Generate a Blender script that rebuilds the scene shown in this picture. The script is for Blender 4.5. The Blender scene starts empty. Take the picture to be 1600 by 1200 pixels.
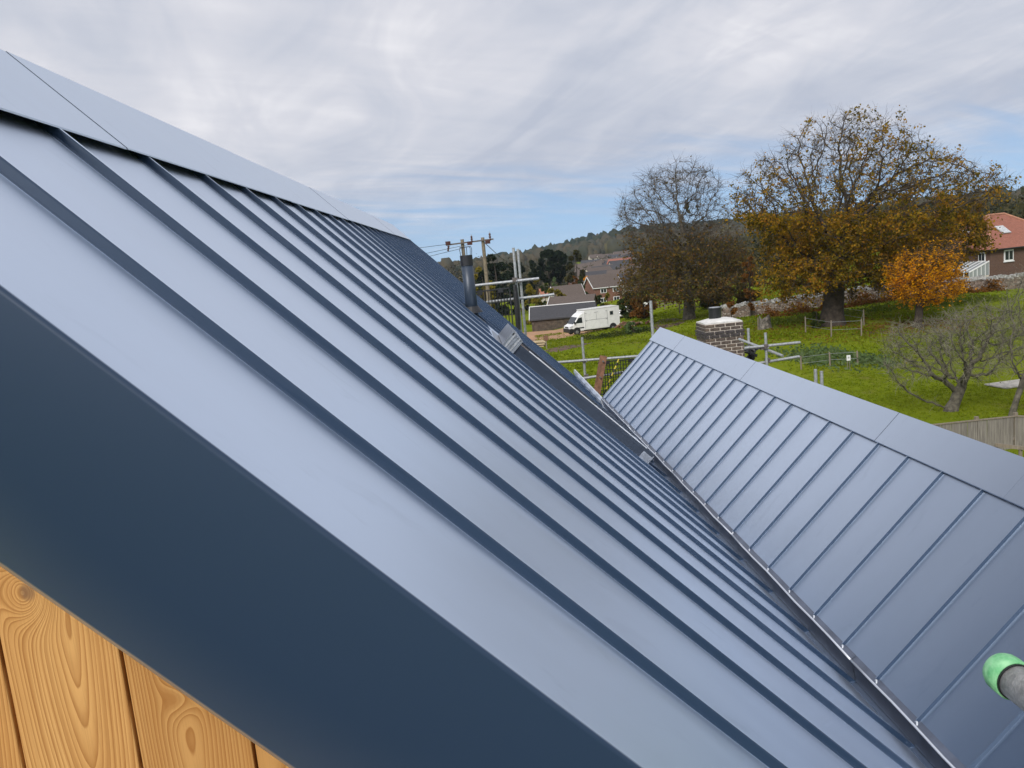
import bpy, bmesh, math, random
import numpy as np
from mathutils import Vector, Matrix

sc = bpy.context.scene
COL = sc.collection
R = math.radians
rng = np.random.default_rng(11)
random.seed(5)

# ------------------------------------------------------------------ camera
H = 7.5                                             # eye height above the ground at the house
FPX, PITCH, ROLL, YAW = 1294.0, 0.1555, -0.0941, 0.0394
cf = np.array([math.sin(YAW) * math.cos(PITCH), math.cos(YAW) * math.cos(PITCH), -math.sin(PITCH)])
r0 = np.array([math.cos(YAW), -math.sin(YAW), 0.0]); u0 = np.cross(r0, cf)
cr = math.cos(ROLL) * r0 + math.sin(ROLL) * u0
cu = -math.sin(ROLL) * r0 + math.cos(ROLL) * u0
cam = bpy.data.cameras.new('camera'); camo = bpy.data.objects.new('camera', cam); COL.objects.link(camo)
cam.sensor_width = 36; cam.lens = FPX / 1600 * 36; cam.clip_start = 0.05; cam.clip_end = 20000
camo.matrix_world = Matrix(((cr[0], cu[0], -cf[0], 0), (cr[1], cu[1], -cf[1], 0), (cr[2], cu[2], -cf[2], H), (0, 0, 0, 1)))
sc.camera = camo
sc.render.resolution_x, sc.render.resolution_y = 1024, 768

def at(px, py, Y):
    """the point of the place at forward distance Y seen in the photograph at (px, py)"""
    d = cf + (px - 800) / FPX * cr + (600 - py) / FPX * cu
    q = d * Y / d[1]
    return np.array([q[0], q[1], q[2] + H])

# ------------------------------------------------------------------ node helpers
class NT:
    def __init__(s, nt): s.nt = nt; s.n = nt.nodes; s.l = nt.links
    def node(s, t, **k):
        n = s.n.new(t)
        for a, b in k.items(): setattr(n, a, b)
        return n
    def put(s, sock, v):
        if v is None: return
        if hasattr(v, 'is_output') or isinstance(v, bpy.types.NodeSocket): s.l.new(v, sock)
        else: sock.default_value = v
    def m(s, op, a, b=None, c=None, clamp=False):
        n = s.node('ShaderNodeMath', operation=op, use_clamp=clamp)
        for i, v in enumerate((a, b, c)): s.put(n.inputs[i], v)
        return n.outputs[0]
    def mix(s, f, a, b, blend='MIX'):
        n = s.node('ShaderNodeMix', data_type='RGBA', blend_type=blend)
        s.put(n.inputs[0], f)
        for i, v in ((6, a), (7, b)):
            if isinstance(v, tuple) and len(v) == 3: v = v + (1,)
            s.put(n.inputs[i], v)
        return n.outputs[2]
    def noise(s, vec, scale, detail=4, rough=.55, dist=0, out=0, dims='3D'):
        n = s.node('ShaderNodeTexNoise', noise_dimensions=dims)
        s.put(n.inputs['Vector'], vec)
        n.inputs['Scale'].default_value = scale; n.inputs['Detail'].default_value = detail
        n.inputs['Roughness'].default_value = rough; n.inputs['Distortion'].default_value = dist
        return n.outputs[out]
    def ramp(s, f, stops, interp='LINEAR'):
        n = s.node('ShaderNodeValToRGB'); cr_ = n.color_ramp; cr_.interpolation = interp
        while len(cr_.elements) < len(stops): cr_.elements.new(.5)
        for e, (p, c) in zip(cr_.elements, stops):
            e.position = p; e.color = tuple(c) + (1,) if len(c) == 3 else c
        s.put(n.inputs[0], f); return n.outputs[0]
    def map(s, v, a, b, c=0., d=1., smooth=True):
        n = s.node('ShaderNodeMapRange', interpolation_type='SMOOTHSTEP' if smooth else 'LINEAR')
        for i, x in enumerate((v, a, b, c, d)): s.put(n.inputs[i], x)
        return n.outputs[0]
    def coord(s, kind='Object'): return s.node('ShaderNodeTexCoord').outputs[kind]
    def scale(s, vec, sx, sy, sz, loc=(0, 0, 0), rot=(0, 0, 0)):
        n = s.node('ShaderNodeMapping'); s.put(n.inputs[0], vec)
        n.inputs['Scale'].default_value = (sx, sy, sz); n.inputs['Location'].default_value = loc; n.inputs['Rotation'].default_value = rot
        return n.outputs[0]
    def bump(s, h, strength, dist=.01):
        n = s.node('ShaderNodeBump'); n.inputs['Strength'].default_value = strength; n.inputs['Distance'].default_value = dist
        s.put(n.inputs['Height'], h); return n.outputs[0]

# ------------------------------------------------------------------ sky and sun
SUN_AZ, SUN_EL = R(208), R(38)                      # compass from +Y clockwise: behind the viewer, a little left
w = bpy.data.worlds.new('World'); sc.world = w; w.use_nodes = True
t = NT(w.node_tree); t.n.clear()
dirv = t.coord('Generated')
sx = t.node('ShaderNodeSeparateXYZ'); t.put(sx.inputs[0], dirv)
zc = t.m('MAXIMUM', sx.outputs[2], 0.0)
lift = t.node('ShaderNodeCombineXYZ')
t.put(lift.inputs[0], sx.outputs[0]); t.put(lift.inputs[1], sx.outputs[1])
t.put(lift.inputs[2], t.m('ADD', t.m('MULTIPLY', zc, .9), .16))
sky = t.node('ShaderNodeTexSky', sky_type='NISHITA', sun_disc=False)
sky.sun_elevation = SUN_EL; sky.sun_rotation = SUN_AZ; sky.altitude = 100; sky.air_density = 1.0; sky.dust_density = .3; sky.ozone_density = 2.0
t.put(sky.inputs[0], lift.outputs[0])
zz = t.m('ADD', zc, .085)
uv = t.node('ShaderNodeCombineXYZ')
t.put(uv.inputs[0], t.m('DIVIDE', sx.outputs[0], zz)); t.put(uv.inputs[1], t.m('DIVIDE', sx.outputs[1], zz))
uvr = t.scale(uv.outputs[0], 1.0, .62, 1, rot=(0, 0, R(-24)))
nA = t.noise(uvr, .55, 4, .55, .35)
nB = t.noise(t.scale(uvr, 1, .5, 1, loc=(3.1, 7.7, 0)), 1.9, 4, .6, .9)
nC = t.noise(t.scale(uvr, .35, 1.5, 1, loc=(9, 1, 0), rot=(0, 0, R(8))), 2.6, 4, .6, .5)
nD = t.noise(t.scale(uvr, 1, 1, 1, loc=(21, 4, 2)), .16, 2, .5, .2)
body = t.m('ADD', t.m('MULTIPLY', t.m('SUBTRACT', nD, .5), .35), t.m('ADD', t.m('MULTIPLY', nA, .52), t.m('ADD', t.m('MULTIPLY', nB, .36), t.m('MULTIPLY', nC, .14))))
cloud = t.ramp(body, [(.41, (4.2, 4.5, 5.3)), (.50, (5.0, 5.2, 5.85)), (.57, (5.8, 5.85, 6.35)), (.66, (7.4, 7.3, 7.55))])
cover = t.map(t.m('ADD', t.m('ADD', zc, t.m('MULTIPLY', t.m('SUBTRACT', nC, .5), .13)), t.m('MULTIPLY', t.m('SUBTRACT', nD, .5), .10)), .0, .125)
skyc = t.mix(t.m('MULTIPLY', cover, .96), sky.outputs[0], cloud)
bg = t.node('ShaderNodeBackground'); t.put(bg.inputs[0], skyc); bg.inputs[1].default_value = .057
w.cycles.sampling_method = 'MANUAL'; w.cycles.sample_map_resolution = 256
wo = t.node('ShaderNodeOutputWorld'); t.l.new(bg.outputs[0], wo.inputs[0])

sun = bpy.data.lights.new('sun', 'SUN'); sun.energy = 1.5; sun.angle = R(24); sun.color = (1, .95, .88)
suno = bpy.data.objects.new('sun', sun); COL.objects.link(suno)
sd = Vector((math.sin(SUN_AZ) * math.cos(SUN_EL), math.cos(SUN_AZ) * math.cos(SUN_EL), math.sin(SUN_EL)))
suno.rotation_euler = sd.to_track_quat('Z', 'Y').to_euler(); suno.location = sd * 60

vs = sc.view_settings; vs.view_transform = 'Standard'; vs.look = 'None'; vs.exposure = 1.12; vs.gamma = 1.0; vs.use_curve_mapping = False
sc.cycles.use_denoising = True
sc.cycles.max_bounces = 8; sc.cycles.volume_bounces = 0; sc.cycles.transparent_max_bounces = 16
sc.cycles.use_adaptive_sampling = True; sc.cycles.adaptive_threshold = .012

# ------------------------------------------------------------------ materials
MATS = {}
def material(name):
    m = bpy.data.materials.new(name); m.use_nodes = True; MATS[name] = m
    T = NT(m.node_tree); b = T.n['Principled BSDF']
    return m, T, b
def simple(name, col, rough=.7, metal=0., var=.18, scale=6., bump=0., bscale=40., col2=None, spec=None):
    m, T, b = material(name)
    co = T.coord()
    n = T.noise(co, scale, 5, .6)
    c2 = col2 or tuple(c * (1 - 2 * var) for c in col)
    c1 = tuple(min(1, c * (1 + var)) for c in col) if col2 is None else col
    T.put(b.inputs['Base Color'], T.ramp(n, [(.33, c2), (.67, c1)]))
    b.inputs['Roughness'].default_value = rough; b.inputs['Metallic'].default_value = metal
    if spec is not None: b.inputs['Specular IOR Level'].default_value = spec
    if bump: T.put(b.inputs['Normal'], T.bump(T.noise(co, bscale, 5, .65), bump))
    return m

def roof_metal(name, dark, tint, rough, spot=1., top=.86):
    """satin metallic paint: a dark coat that turns mirror-like towards grazing angles"""
    m, T, b = material(name)
    co = T.coord()
    smear = T.noise(T.scale(co, 2, 7, 2), 1.5, 3, .6, .3)
    fleck = T.map(T.noise(T.scale(co, 1, 1.6, 1), 62, 1, .5), .83, .855)
    T.put(b.inputs['Base Color'], T.mix(T.m('MULTIPLY', fleck, .8 * spot), dark, (.70, .72, .75)))
    b.inputs['Roughness'].default_value = .5; b.inputs['Specular IOR Level'].default_value = .22
    g = T.node('ShaderNodeBsdfPrincipled'); g.inputs['Metallic'].default_value = 1.
    T.put(g.inputs['Base Color'], T.ramp(smear, [(.25, tuple(c * .975 for c in tint)), (.75, tint)]))
    T.put(g.inputs['Roughness'], T.map(smear, .3, .75, rough - .012, rough + .012))
    lw = T.node('ShaderNodeLayerWeight'); lw.inputs[0].default_value = .5
    k = T.map(lw.outputs['Facing'], .20, .66, .025, top)
    smudge = T.map(T.noise(T.scale(co, 1.6, 3.2, 1.6, loc=(5, 2, 1)), 2.1, 4, .62, .6), .60, .74)
    k = T.m('MULTIPLY', k, T.m('SUBTRACT', 1., T.m('ADD', T.m('MULTIPLY', fleck, .6 * spot), T.m('MULTIPLY', smudge, .07))))
    mx = T.node('ShaderNodeMixShader'); T.put(mx.inputs[0], k)
    T.l.new(b.outputs[0], mx.inputs[1]); T.l.new(g.outputs[0], mx.inputs[2]); T.l.new(mx.outputs[0], T.n['Material Output'].inputs[0])
    return m
M_ROOF = roof_metal('roof_sheet_metal', (.017, .037, .077), (.78, .87, 1.0), .40, .4, .90)
M_SEAM = roof_metal('seam_sheet_metal', (.017, .037, .077), (.78, .87, 1.0), .40, 0., .90)
M_CAP = roof_metal('ridge_sheet_metal', (.026, .038, .070), (.79, .88, 1.0), .42, .2, .84)
M_LIP = simple('folded_edge_glint', (.88, .90, .93), .28, .8, .04)  # roof metal made near white: sky highlight on the folds put into the colour
M_VALLEY = simple('valley_sheet', (.13, .15, .20), .38, .6, .12, 9)
M_DARK = simple('dark_gap_backing', (.012, .013, .016), .9)  # near-black backing; under the ridge caps it paints the shade of the gap
M_BLACK = simple('black_plastic', (.015, .016, .019), .45)
M_ALU = simple('mill_grey_aluminium', (.42, .44, .48), .32, .85, .1, 20)
M_ANTH = simple('anthracite_frame', (.030, .042, .066), .4, .2, .1)
M_GALV = simple('galvanised_tube', (.40, .42, .44), .5, .55, .16, 30, .15, 60)
M_GALVN = simple('weathered_tube', (.62, .60, .57), .6, .1, .30, 60, .5, 160, col2=(.33, .32, .30))
M_GREEN = simple('green_cap_plastic', (.27, .58, .31), .5, 0, .20, 55, .35, 90, col2=(.09, .38, .15))
M_RUST = simple('coupler_steel', (.16, .14, .13), .6, .5, .3, 40)
M_MORTAR = simple('mortar', (.50, .45, .40), .95, 0, .12, 20, .5, 80)
M_FLAUNCH = simple('pale_cement_cap', (.60, .60, .59), .9, 0, .10, 8, .4, 50)
M_WHITE = simple('white_paint', (.74, .75, .76), .35, 0, .04, 3)
M_WDIRT = simple('off_white_paint', (.62, .62, .60), .5, 0, .1, 5)
M_TYRE = simple('tyre_rubber', (.02, .02, .021), .85)
M_GLASS = simple('dark_glass', (.018, .024, .03), .06, 0, .05, 2)
M_LAMP = simple('lamp_lens', (.5, .52, .54), .12)
M_RED = simple('red_lens', (.30, .02, .015), .2)
M_RIM = simple('wheel_steel', (.30, .31, .32), .4, .6)
M_TIMB = simple('fresh_sawn_planks', (.50, .39, .25), .8, 0, .16, 9)
M_BROWN = simple('stained_timber', (.20, .10, .06), .75, 0, .25, 12)
M_GREYW = None
M_YEL = simple('hazard_yellow', (.62, .50, .06), .6)
M_POLE = simple('creosoted_pole', (.20, .165, .12), .85, 0, .2, 5)
M_INS = simple('brown_porcelain', (.07, .025, .02), .3)
M_CABLE = simple('cable', (.03, .03, .033), .6)

def stretch_wood(name, a, b_, rough=.85, sc_=(30, 30, 1.5)):
    m, T, b = material(name)
    co = T.coord(); info = T.node('ShaderNodeObjectInfo')
    v = T.node('ShaderNodeVectorMath', operation='ADD'); T.put(v.inputs[0], co)
    off = T.node('ShaderNodeCombineXYZ'); T.put(off.inputs[2], T.m('MULTIPLY', info.outputs['Random'], 40.)); T.put(v.inputs[1], off.outputs[0])
    n = T.noise(T.scale(v.outputs[0], *sc_), 1, 6, .65, .4)
    c = T.ramp(n, [(.3, a), (.7, b_)])
    c = T.mix(T.m('MULTIPLY', T.m('SUBTRACT', info.outputs['Random'], .5), .5), c, (.08, .07, .06))
    T.put(b.inputs['Base Color'], c); b.inputs['Roughness'].default_value = rough
    T.put(b.inputs['Normal'], T.bump(n, .4, .004)); return m
M_GREYW = stretch_wood('silvered_fence_board', (.10, .09, .08), (.27, .25, .22))
M_RAILW = stretch_wood('weathered_rail', (.12, .10, .075), (.26, .22, .17))

def larch(name, seed, x0, a, bb, knots, ring=.0042, tone=1.):
    """flat-sawn larch board: growth rings cut by the board face, bent round its knots"""
    m, T, b = material(name)
    co = T.coord()
    s = T.node('ShaderNodeSeparateXYZ'); T.put(s.inputs[0], co)
    x, z = s.outputs[0], s.outputs[2]
    wob = T.noise(T.scale(co, 7, 1, 1.3, loc=(seed * 3.7, 0, seed * 1.9)), 1, 2, .5)
    fine = T.noise(T.scale(co, 60, 1, 9, loc=(seed, 0, seed)), 1, 3, .6)
    u = T.m('SUBTRACT', x, T.m('ADD', x0, T.m('MULTIPLY', T.m('SUBTRACT', wob, .5), .022)))
    v = T.m('ADD', T.m('MULTIPLY_ADD', z, bb, a), T.m('MULTIPLY', T.m('SUBTRACT', wob, .5), .030))
    f = T.m('SQRT', T.m('ADD', T.m('MULTIPLY', u, u), T.m('MULTIPLY', v, v)))
    f = T.m('ADD', f, T.m('MULTIPLY', T.m('SUBTRACT', fine, .5), .0016))
    core = None
    for kx, kz, amp, wd in knots:
        dx = T.m('SUBTRACT', x, kx); dz = T.m('MULTIPLY', T.m('SUBTRACT', z, kz), .75)
        d2 = T.m('ADD', T.m('MULTIPLY', dx, dx), T.m('MULTIPLY', dz, dz))
        f = T.m('ADD', f, T.m('MULTIPLY', T.m('EXPONENT', T.m('MULTIPLY', d2, -1 / (wd * wd))), amp))
        if amp > .03:
            cc = T.map(T.m('ADD', d2, T.m('MULTIPLY', T.m('SUBTRACT', fine, .5), .00018)), (wd * .08) ** 2, (wd * .42) ** 2, 1., 0.)
            core = cc if core is None else T.m('MAXIMUM', core, cc)
    lane = T.node('ShaderNodeCombineXYZ'); T.put(lane.inputs[0], T.m('MULTIPLY', f, 170.)); lane.inputs[1].default_value = seed * 5.
    f = T.m('ADD', f, T.m('MULTIPLY', T.m('SUBTRACT', T.noise(lane.outputs[0], 1, 2, .5), .5), .0085))
    ph = T.m('FRACT', T.m('DIVIDE', f, ring))
    late = T.m('POWER', ph, 1.7)
    late = T.m('MULTIPLY', late, T.map(ph, .90, 1., 1., 0.))
    pore = T.noise(T.scale(co, 420, 1, 14, loc=(seed, 0, 0)), 1, 3, .6)
    base = T.ramp(T.noise(T.scale(co, 14, 1, 1.4, loc=(seed * 2, 0, 0)), 1, 3, .5),
                  [(.3, (.54 * tone, .272 * tone, .086 * tone)), (.7, (.66 * tone, .37 * tone, .135 * tone))])
    c = T.mix(T.m('MULTIPLY', late, T.map(fine, .2, .8, .72, 1.0)), base, (.285, .105, .020))
    c = T.mix(T.m('MULTIPLY', T.map(pore, .45, .72), .26), c, (.33, .17, .055))
    if core is not None: c = T.mix(T.m('MULTIPLY', core, .75), c, (.20, .11, .06))
    T.put(b.inputs['Base Color'], c)
    b.inputs['Roughness'].default_value = .62; b.inputs['Specular IOR Level'].default_value = .3
    T.put(b.inputs['Normal'], T.bump(T.m('ADD', late, T.m('MULTIPLY', pore, .4)), .12, .002))
    return m

def leafmat(name, cols, trans=.35, hue_scale=.5):
    m, T, b = material(name)
    T.n.remove(b); out = T.n['Material Output']
    g = T.node('ShaderNodeNewGeometry')
    n = T.noise(T.coord(), hue_scale, 3, .55)
    f = T.m('ADD', T.m('MULTIPLY', g.outputs['Random Per Island'], .55), T.m('MULTIPLY', T.map(n, .3, .7), .45))
    k = len(cols)
    c = T.ramp(f, [((i + .4) / k, cc) for i, cc in enumerate(cols)])
    d = T.node('ShaderNodeBsdfDiffuse'); T.put(d.inputs[0], c)
    tr = T.node('ShaderNodeBsdfTranslucent'); T.put(tr.inputs[0], c)
    mx = T.node('ShaderNodeMixShader'); mx.inputs[0].default_value = trans
    T.l.new(d.outputs[0], mx.inputs[1]); T.l.new(tr.outputs[0], mx.inputs[2]); T.l.new(mx.outputs[0], out.inputs[0])
    return m
M_BARK = simple('grey_beech_bark', (.115, .102, .080), .9, 0, .3, 3, .8, 14)
M_BARKD = simple('dark_bark', (.055, .043, .033), .92, 0, .3, 3, .8, 14)
M_BARKL = simple('lichened_bark', (.105, .095, .072), .92, 0, .35, 6, .8, 18)
M_TWIG = simple('thin_twigs', (.085, .066, .048), .9, 0, .25, 2)
M_TWIGL = simple('lichened_twigs', (.235, .220, .165), .9, 0, .40, 3)
M_LBEECH = leafmat('beech_leaves', [(.072, .068, .012), (.135, .108, .015), (.26, .175, .020), (.43, .245, .026), (.34, .155, .026)], .5)
M_LBARE = leafmat('brown_clinging_leaves', [(.062, .056, .018), (.105, .084, .024), (.145, .098, .030), (.18, .090, .03)])
M_LORANGE = leafmat('orange_leaves', [(.42, .20, .012), (.68, .31, .012), (.80, .42, .018), (.78, .33, .028)], .55)
M_LGREEN = leafmat('mid_green_leaves', [(.022, .040, .012), (.045, .065, .016), (.075, .085, .020)])
M_LDARK = leafmat('dark_evergreen_needles', [(.009, .017, .010), (.016, .028, .015), (.028, .036, .018)])
M_LYEL = leafmat('yellow_green_leaves', [(.11, .105, .02), (.19, .165, .025), (.26, .20, .03)])
M_LRUST = leafmat('rust_leaves', [(.09, .045, .014), (.16, .075, .02), (.22, .10, .03)])
M_LTEAL = leafmat('nettle_leaves', [(.080, .130, .045), (.105, .155, .06), (.13, .175, .075)])
M_WOODA = leafmat('autumn_wood_crowns', [(.034, .042, .028), (.050, .055, .038), (.066, .064, .045), (.085, .070, .044), (.056, .060, .048), (.105, .095, .048)], .1, .02)
M_WOODD = leafmat('dark_wood_crowns', [(.014, .024, .018), (.024, .036, .023), (.045, .05, .026)], .1, .02)

# ------------------------------------------------------------------ mesh helpers
class MB:
    def __init__(s): s.v = []; s.f = []
    def add(s, vs, fs):
        o = len(s.v); s.v += [tuple(map(float, p)) for p in vs]; s.f += [tuple(i + o for i in f) for f in fs]; return s
    def box(s, c, d, rot=None):
        hx, hy, hz = d[0] / 2, d[1] / 2, d[2] / 2
        vs = [Vector((x, y, z)) for x in (-hx, hx) for y in (-hy, hy) for z in (-hz, hz)]
        if rot is not None: vs = [rot @ v for v in vs]
        return s.add([v + Vector(c) for v in vs], [(0, 1, 3, 2), (4, 6, 7, 5), (0, 4, 5, 1), (2, 3, 7, 6), (0, 2, 6, 4), (1, 5, 7, 3)])
    def hexa(s, p):                                   # 8 points: bottom ring 4, top ring 4
        return s.add(p, [(0, 3, 2, 1), (4, 5, 6, 7), (0, 1, 5, 4), (1, 2, 6, 5), (2, 3, 7, 6), (3, 0, 4, 7)])
    def bar(s, a, b, wd, th, up=(0, 0, 1)):
        a, b, up = Vector(a), Vector(b), Vector(up); d = (b - a).normalized()
        sd_ = d.cross(up)
        if sd_.length < 1e-4: sd_ = d.cross(Vector((1, 0, 0)))
        sd_.normalize(); up = sd_.cross(d)
        sd_ *= wd / 2; up *= th / 2
        return s.hexa([a - sd_ - up, a + sd_ - up, b + sd_ - up, b - sd_ - up, a - sd_ + up, a + sd_ + up, b + sd_ + up, b - sd_ + up])
    def tube(s, pts, rad, n=10, caps=True):
        pts = [Vector(p) for p in pts]
        if not hasattr(rad, '__len__'): rad = [rad] * len(pts)
        o = len(s.v); prev = None
        for i, p in enumerate(pts):
            d = (pts[min(i + 1, len(pts) - 1)] - pts[max(i - 1, 0)]).normalized()
            if prev is None:
                a = d.cross(Vector((0, 0, 1)))
                if a.length < 1e-3: a = d.cross(Vector((1, 0, 0)))
            else: a = prev - d * prev.dot(d)
            a.normalize(); prev = a; b = d.cross(a)
            for k in range(n):
                q = 2 * math.pi * k / n
                s.v.append(tuple(p + (a * math.cos(q) + b * math.sin(q)) * rad[i]))
        for i in range(len(pts) - 1):
            for k in range(n):
                k2 = (k + 1) % n
                s.f.append((o + i * n + k, o + i * n + k2, o + (i + 1) * n + k2, o + (i + 1) * n + k))
        if caps:
            s.f.append(tuple(o + k for k in range(n))[::-1]); s.f.append(tuple(o + (len(pts) - 1) * n + k for k in range(n)))
        return s
    def prism(s, poly, axis, a, b):
        """extrude a polygon: axis 'x'/'y'/'z', poly in the two other coordinates in order"""
        def mk(p, q):
            return {'x': (q, p[0], p[1]), 'y': (p[0], q, p[1]), 'z': (p[0], p[1], q)}[axis]
        n = len(poly)
        return s.add([mk(p, a) for p in poly] + [mk(p, b) for p in poly],
                     [tuple(range(n))[::-1], tuple(range(n, 2 * n))] + [(i, (i + 1) % n, n + (i + 1) % n, n + i) for i in range(n)])
    def build(s, name, mat, parent=None, origin=None, smooth=False, fix=True):
        me = bpy.data.meshes.new(name)
        vs = s.v
        if origin is not None:
            ox, oy, oz = origin; vs = [(x - ox, y - oy, z - oz) for x, y, z in vs]
        me.from_pydata(vs, [], s.f)
        if fix:
            bm = bmesh.new(); bm.from_mesh(me); bmesh.ops.recalc_face_normals(bm, faces=bm.faces); bm.to_mesh(me); bm.free()
        me.update()
        return link(name, me, mat, parent, smooth)

def link(name, me, mat, parent=None, smooth=False):
    o = bpy.data.objects.new(name, me); COL.objects.link(o)
    if mat is not None and not me.materials: me.materials.append(mat)
    if smooth: me.polygons.foreach_set('use_smooth', [True] * len(me.polygons))
    if parent is not None: o.parent = parent
    return o
def np_mesh(name, v, f, mat, parent=None, smooth=False):
    """v (N,3), f (M,k) arrays"""
    me = bpy.data.meshes.new(name); k = f.shape[1]
    me.vertices.add(len(v)); me.vertices.foreach_set('co', np.ascontiguousarray(v, dtype=np.float32).ravel())
    me.loops.add(f.size); me.loops.foreach_set('vertex_index', np.ascontiguousarray(f, dtype=np.int32).ravel())
    me.polygons.add(len(f)); me.polygons.foreach_set('loop_start', np.arange(0, f.size, k, dtype=np.int32))
    me.update(calc_edges=True)
    return link(name, me, mat, parent, smooth)
def tag(o, label, cat, group=None, kind=None):
    if label: o['label'] = label
    if cat: o['category'] = cat
    if group: o['group'] = group
    if kind: o['kind'] = kind
    return o
def thing(name, label, cat, loc=(0, 0, 0), rotz=0, group=None):
    o = bpy.data.objects.new(name, None); COL.objects.link(o); o.empty_display_size = .2
    o.location = tuple(map(float, loc)); o.rotation_euler = (0, 0, rotz)
    return tag(o, label, cat, group)
def structure(name, me_obj, label=None):
    me_obj['kind'] = 'structure'
    if label: me_obj['label'] = label
    return me_obj
def sub(name, me, parent, loc=(0, 0, 0), rot=None, mat=None):
    o = bpy.data.objects.new(name, me); COL.objects.link(o); o.parent = parent; o.location = tuple(map(float, loc))
    if rot is not None: o.rotation_euler = rot
    return o
def clip(x, a, b): return np.minimum(np.maximum(x, a), b)
def sm(a, b, x):
    q = clip((x - a) / (b - a), 0, 1); return q * q * (3 - 2 * q)

# ------------------------------------------------------------------ terrain
AZ = np.array([-3.2, -.10, -.04, .043, .096, .15, .195, .32, .42, .63, .9, 3.2])
HILL = np.array([-9, -9, -9, -8, -4, 6, 12, 11, 10, 13, 13, -5]) * 1500 / 1294 + H - 9
def gz(x, y):
    x = np.asarray(x, float); y = np.asarray(y, float)
    r = np.hypot(x, y); az = np.arctan2(x, y)
    wl = clip((37 - x) / 25, 0, 1)
    near = -.068 * clip(y - 60, 0, 75) * wl
    vall = -8 + 7.5 * sm(.28, .50, az)
    z = near + (vall - near) * sm(125, 240, r)
    hl = np.interp(az, AZ, HILL)
    z = z + (hl - vall) * sm(380, 1500, r) * (y > 0)
    z = z + (np.sin(x * .31 + 1.3) * np.sin(y * .27) * .06 + np.sin(x * .9 + y * .4) * .02) * sm(15, 30, r)
    return z
def gp(px, py, Y):
    p = at(px, py, Y); p[2] = gz(p[0], p[1]); return p

def ground_material():
    m, T, b = material('meadow_grass')
    co = T.coord()
    a = T.noise(T.scale(co, 1, .55, 1), .09, 5, .6, .3)
    c = T.noise(T.scale(co, 1, .5, 1), .8, 6, .65, .3)
    f = T.noise(co, 9, 4, .7)
    g = T.ramp(c, [(.28, (.100, .150, .008)), (.5, (.155, .202, .014)), (.72, (.210, .240, .026))])
    g2 = T.ramp(a, [(.3, (.112, .168, .008)), (.7, (.205, .225, .022))])
    col = T.mix(.42, g, g2)
    col = T.mix(T.m('MULTIPLY', T.map(T.noise(T.scale(co, 1, .6, 1, loc=(40, 8, 0)), .22, 6, .7, .5), .53, .66), .62), col, (.150, .135, .045))
    col = T.mix(T.m('MULTIPLY', T.map(f, .5, .75), .18), col, (.075, .11, .008))
    T.put(b.inputs['Base Color'], col); b.inputs['Roughness'].default_value = .9; b.inputs['Specular IOR Level'].default_value = 0.
    T.put(b.inputs['Normal'], T.bump(T.m('ADD', f, T.m('MULTIPLY', c, 2.)), .9, .12))
    return m
M_GRASS = ground_material()
rr = np.concatenate([np.linspace(0, 30, 31), np.linspace(31, 140, 110), np.geomspace(142, 1650, 80), np.geomspace(1700, 4500, 10)])
aa = np.concatenate([np.linspace(-math.pi, -.35, 40), np.linspace(-.33, .85, 190), np.linspace(.88, math.pi, 34)])
RR, AA = np.meshgrid(rr, aa, indexing='ij')
X, Y = RR * np.sin(AA), RR * np.cos(AA)
V = np.stack([X, Y, gz(X, Y)], -1).reshape(-1, 3)
na = len(aa)
i, j = np.meshgrid(np.arange(len(rr) - 1), np.arange(na - 1), indexing='ij')
F_ = np.stack([i * na + j, i * na + j + 1, (i + 1) * na + j + 1, (i + 1) * na + j], -1).reshape(-1, 4)
structure('ground', np_mesh('ground', V, F_, M_GRASS, smooth=True))

def patch(name, pts, mat, lift=.02, n=18):
    """a thin sheet of earth lying on the terrain inside a polygon given in ground coordinates"""
    pts = np.array(pts); c = pts.mean(0)
    ring = []
    for k in range(len(pts)):
        a, b = pts[k], pts[(k + 1) % len(pts)]
        for q in np.linspace(0, 1, 6, endpoint=False):
            p = a + (b - a) * q; p = p + rng.normal(0, .25, 2); ring.append(p)
    ring = np.array(ring); nr = 7; vs = []
    for s_ in np.linspace(0, 1, nr):
        for p in ring:
            q = c + (p - c) * s_; vs.append((q[0], q[1], float(gz(q[0], q[1])) + (lift if s_ < .95 else -.03)))
    L_ = len(ring); fs = [(s_ * L_ + k, s_ * L_ + (k + 1) % L_, (s_ + 1) * L_ + (k + 1) % L_, (s_ + 1) * L_ + k) for s_ in range(nr - 1) for k in range(L_)]
    return structure(name, np_mesh(name, np.array(vs), np.array(fs), mat, smooth=True))
M_TRACK = simple('orange_gravel_track', (.40, .225, .12), .95, 0, .2, .9, .6, 6)
M_SOIL = simple('bare_brown_soil', (.105, .062, .038), .95, 0, .35, 1.2, .8, 5)
def g2(px, py, z):                                      # where a line of sight meets the level z
    d = cf + (px - 800) / FPX * cr + (600 - py) / FPX * cu
    k = (z - H) / d[2]; return (d[0] * k, d[1] * k)
patch('gravel_track', [g2(770, 522, -1.2), g2(850, 532, -1.0), g2(895, 522, -1.6), g2(962, 508, -1.8), g2(968, 500, -2.4), g2(880, 499, -2.9), g2(800, 503, -3.0), g2(740, 510, -2.6)], M_TRACK, .03)
patch('bare_soil', [g2(845, 552, -.5), g2(880, 538, -.8), g2(930, 533, -.8), g2(912, 545, -.5), g2(870, 556, -.4)], M_SOIL)
patch('bare_soil', [g2(1010, 500, -1.2), g2(1040, 494, -1.2), g2(1085, 496, -.9), g2(1060, 507, -.8), g2(1020, 515, -.7)], M_SOIL)

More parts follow.
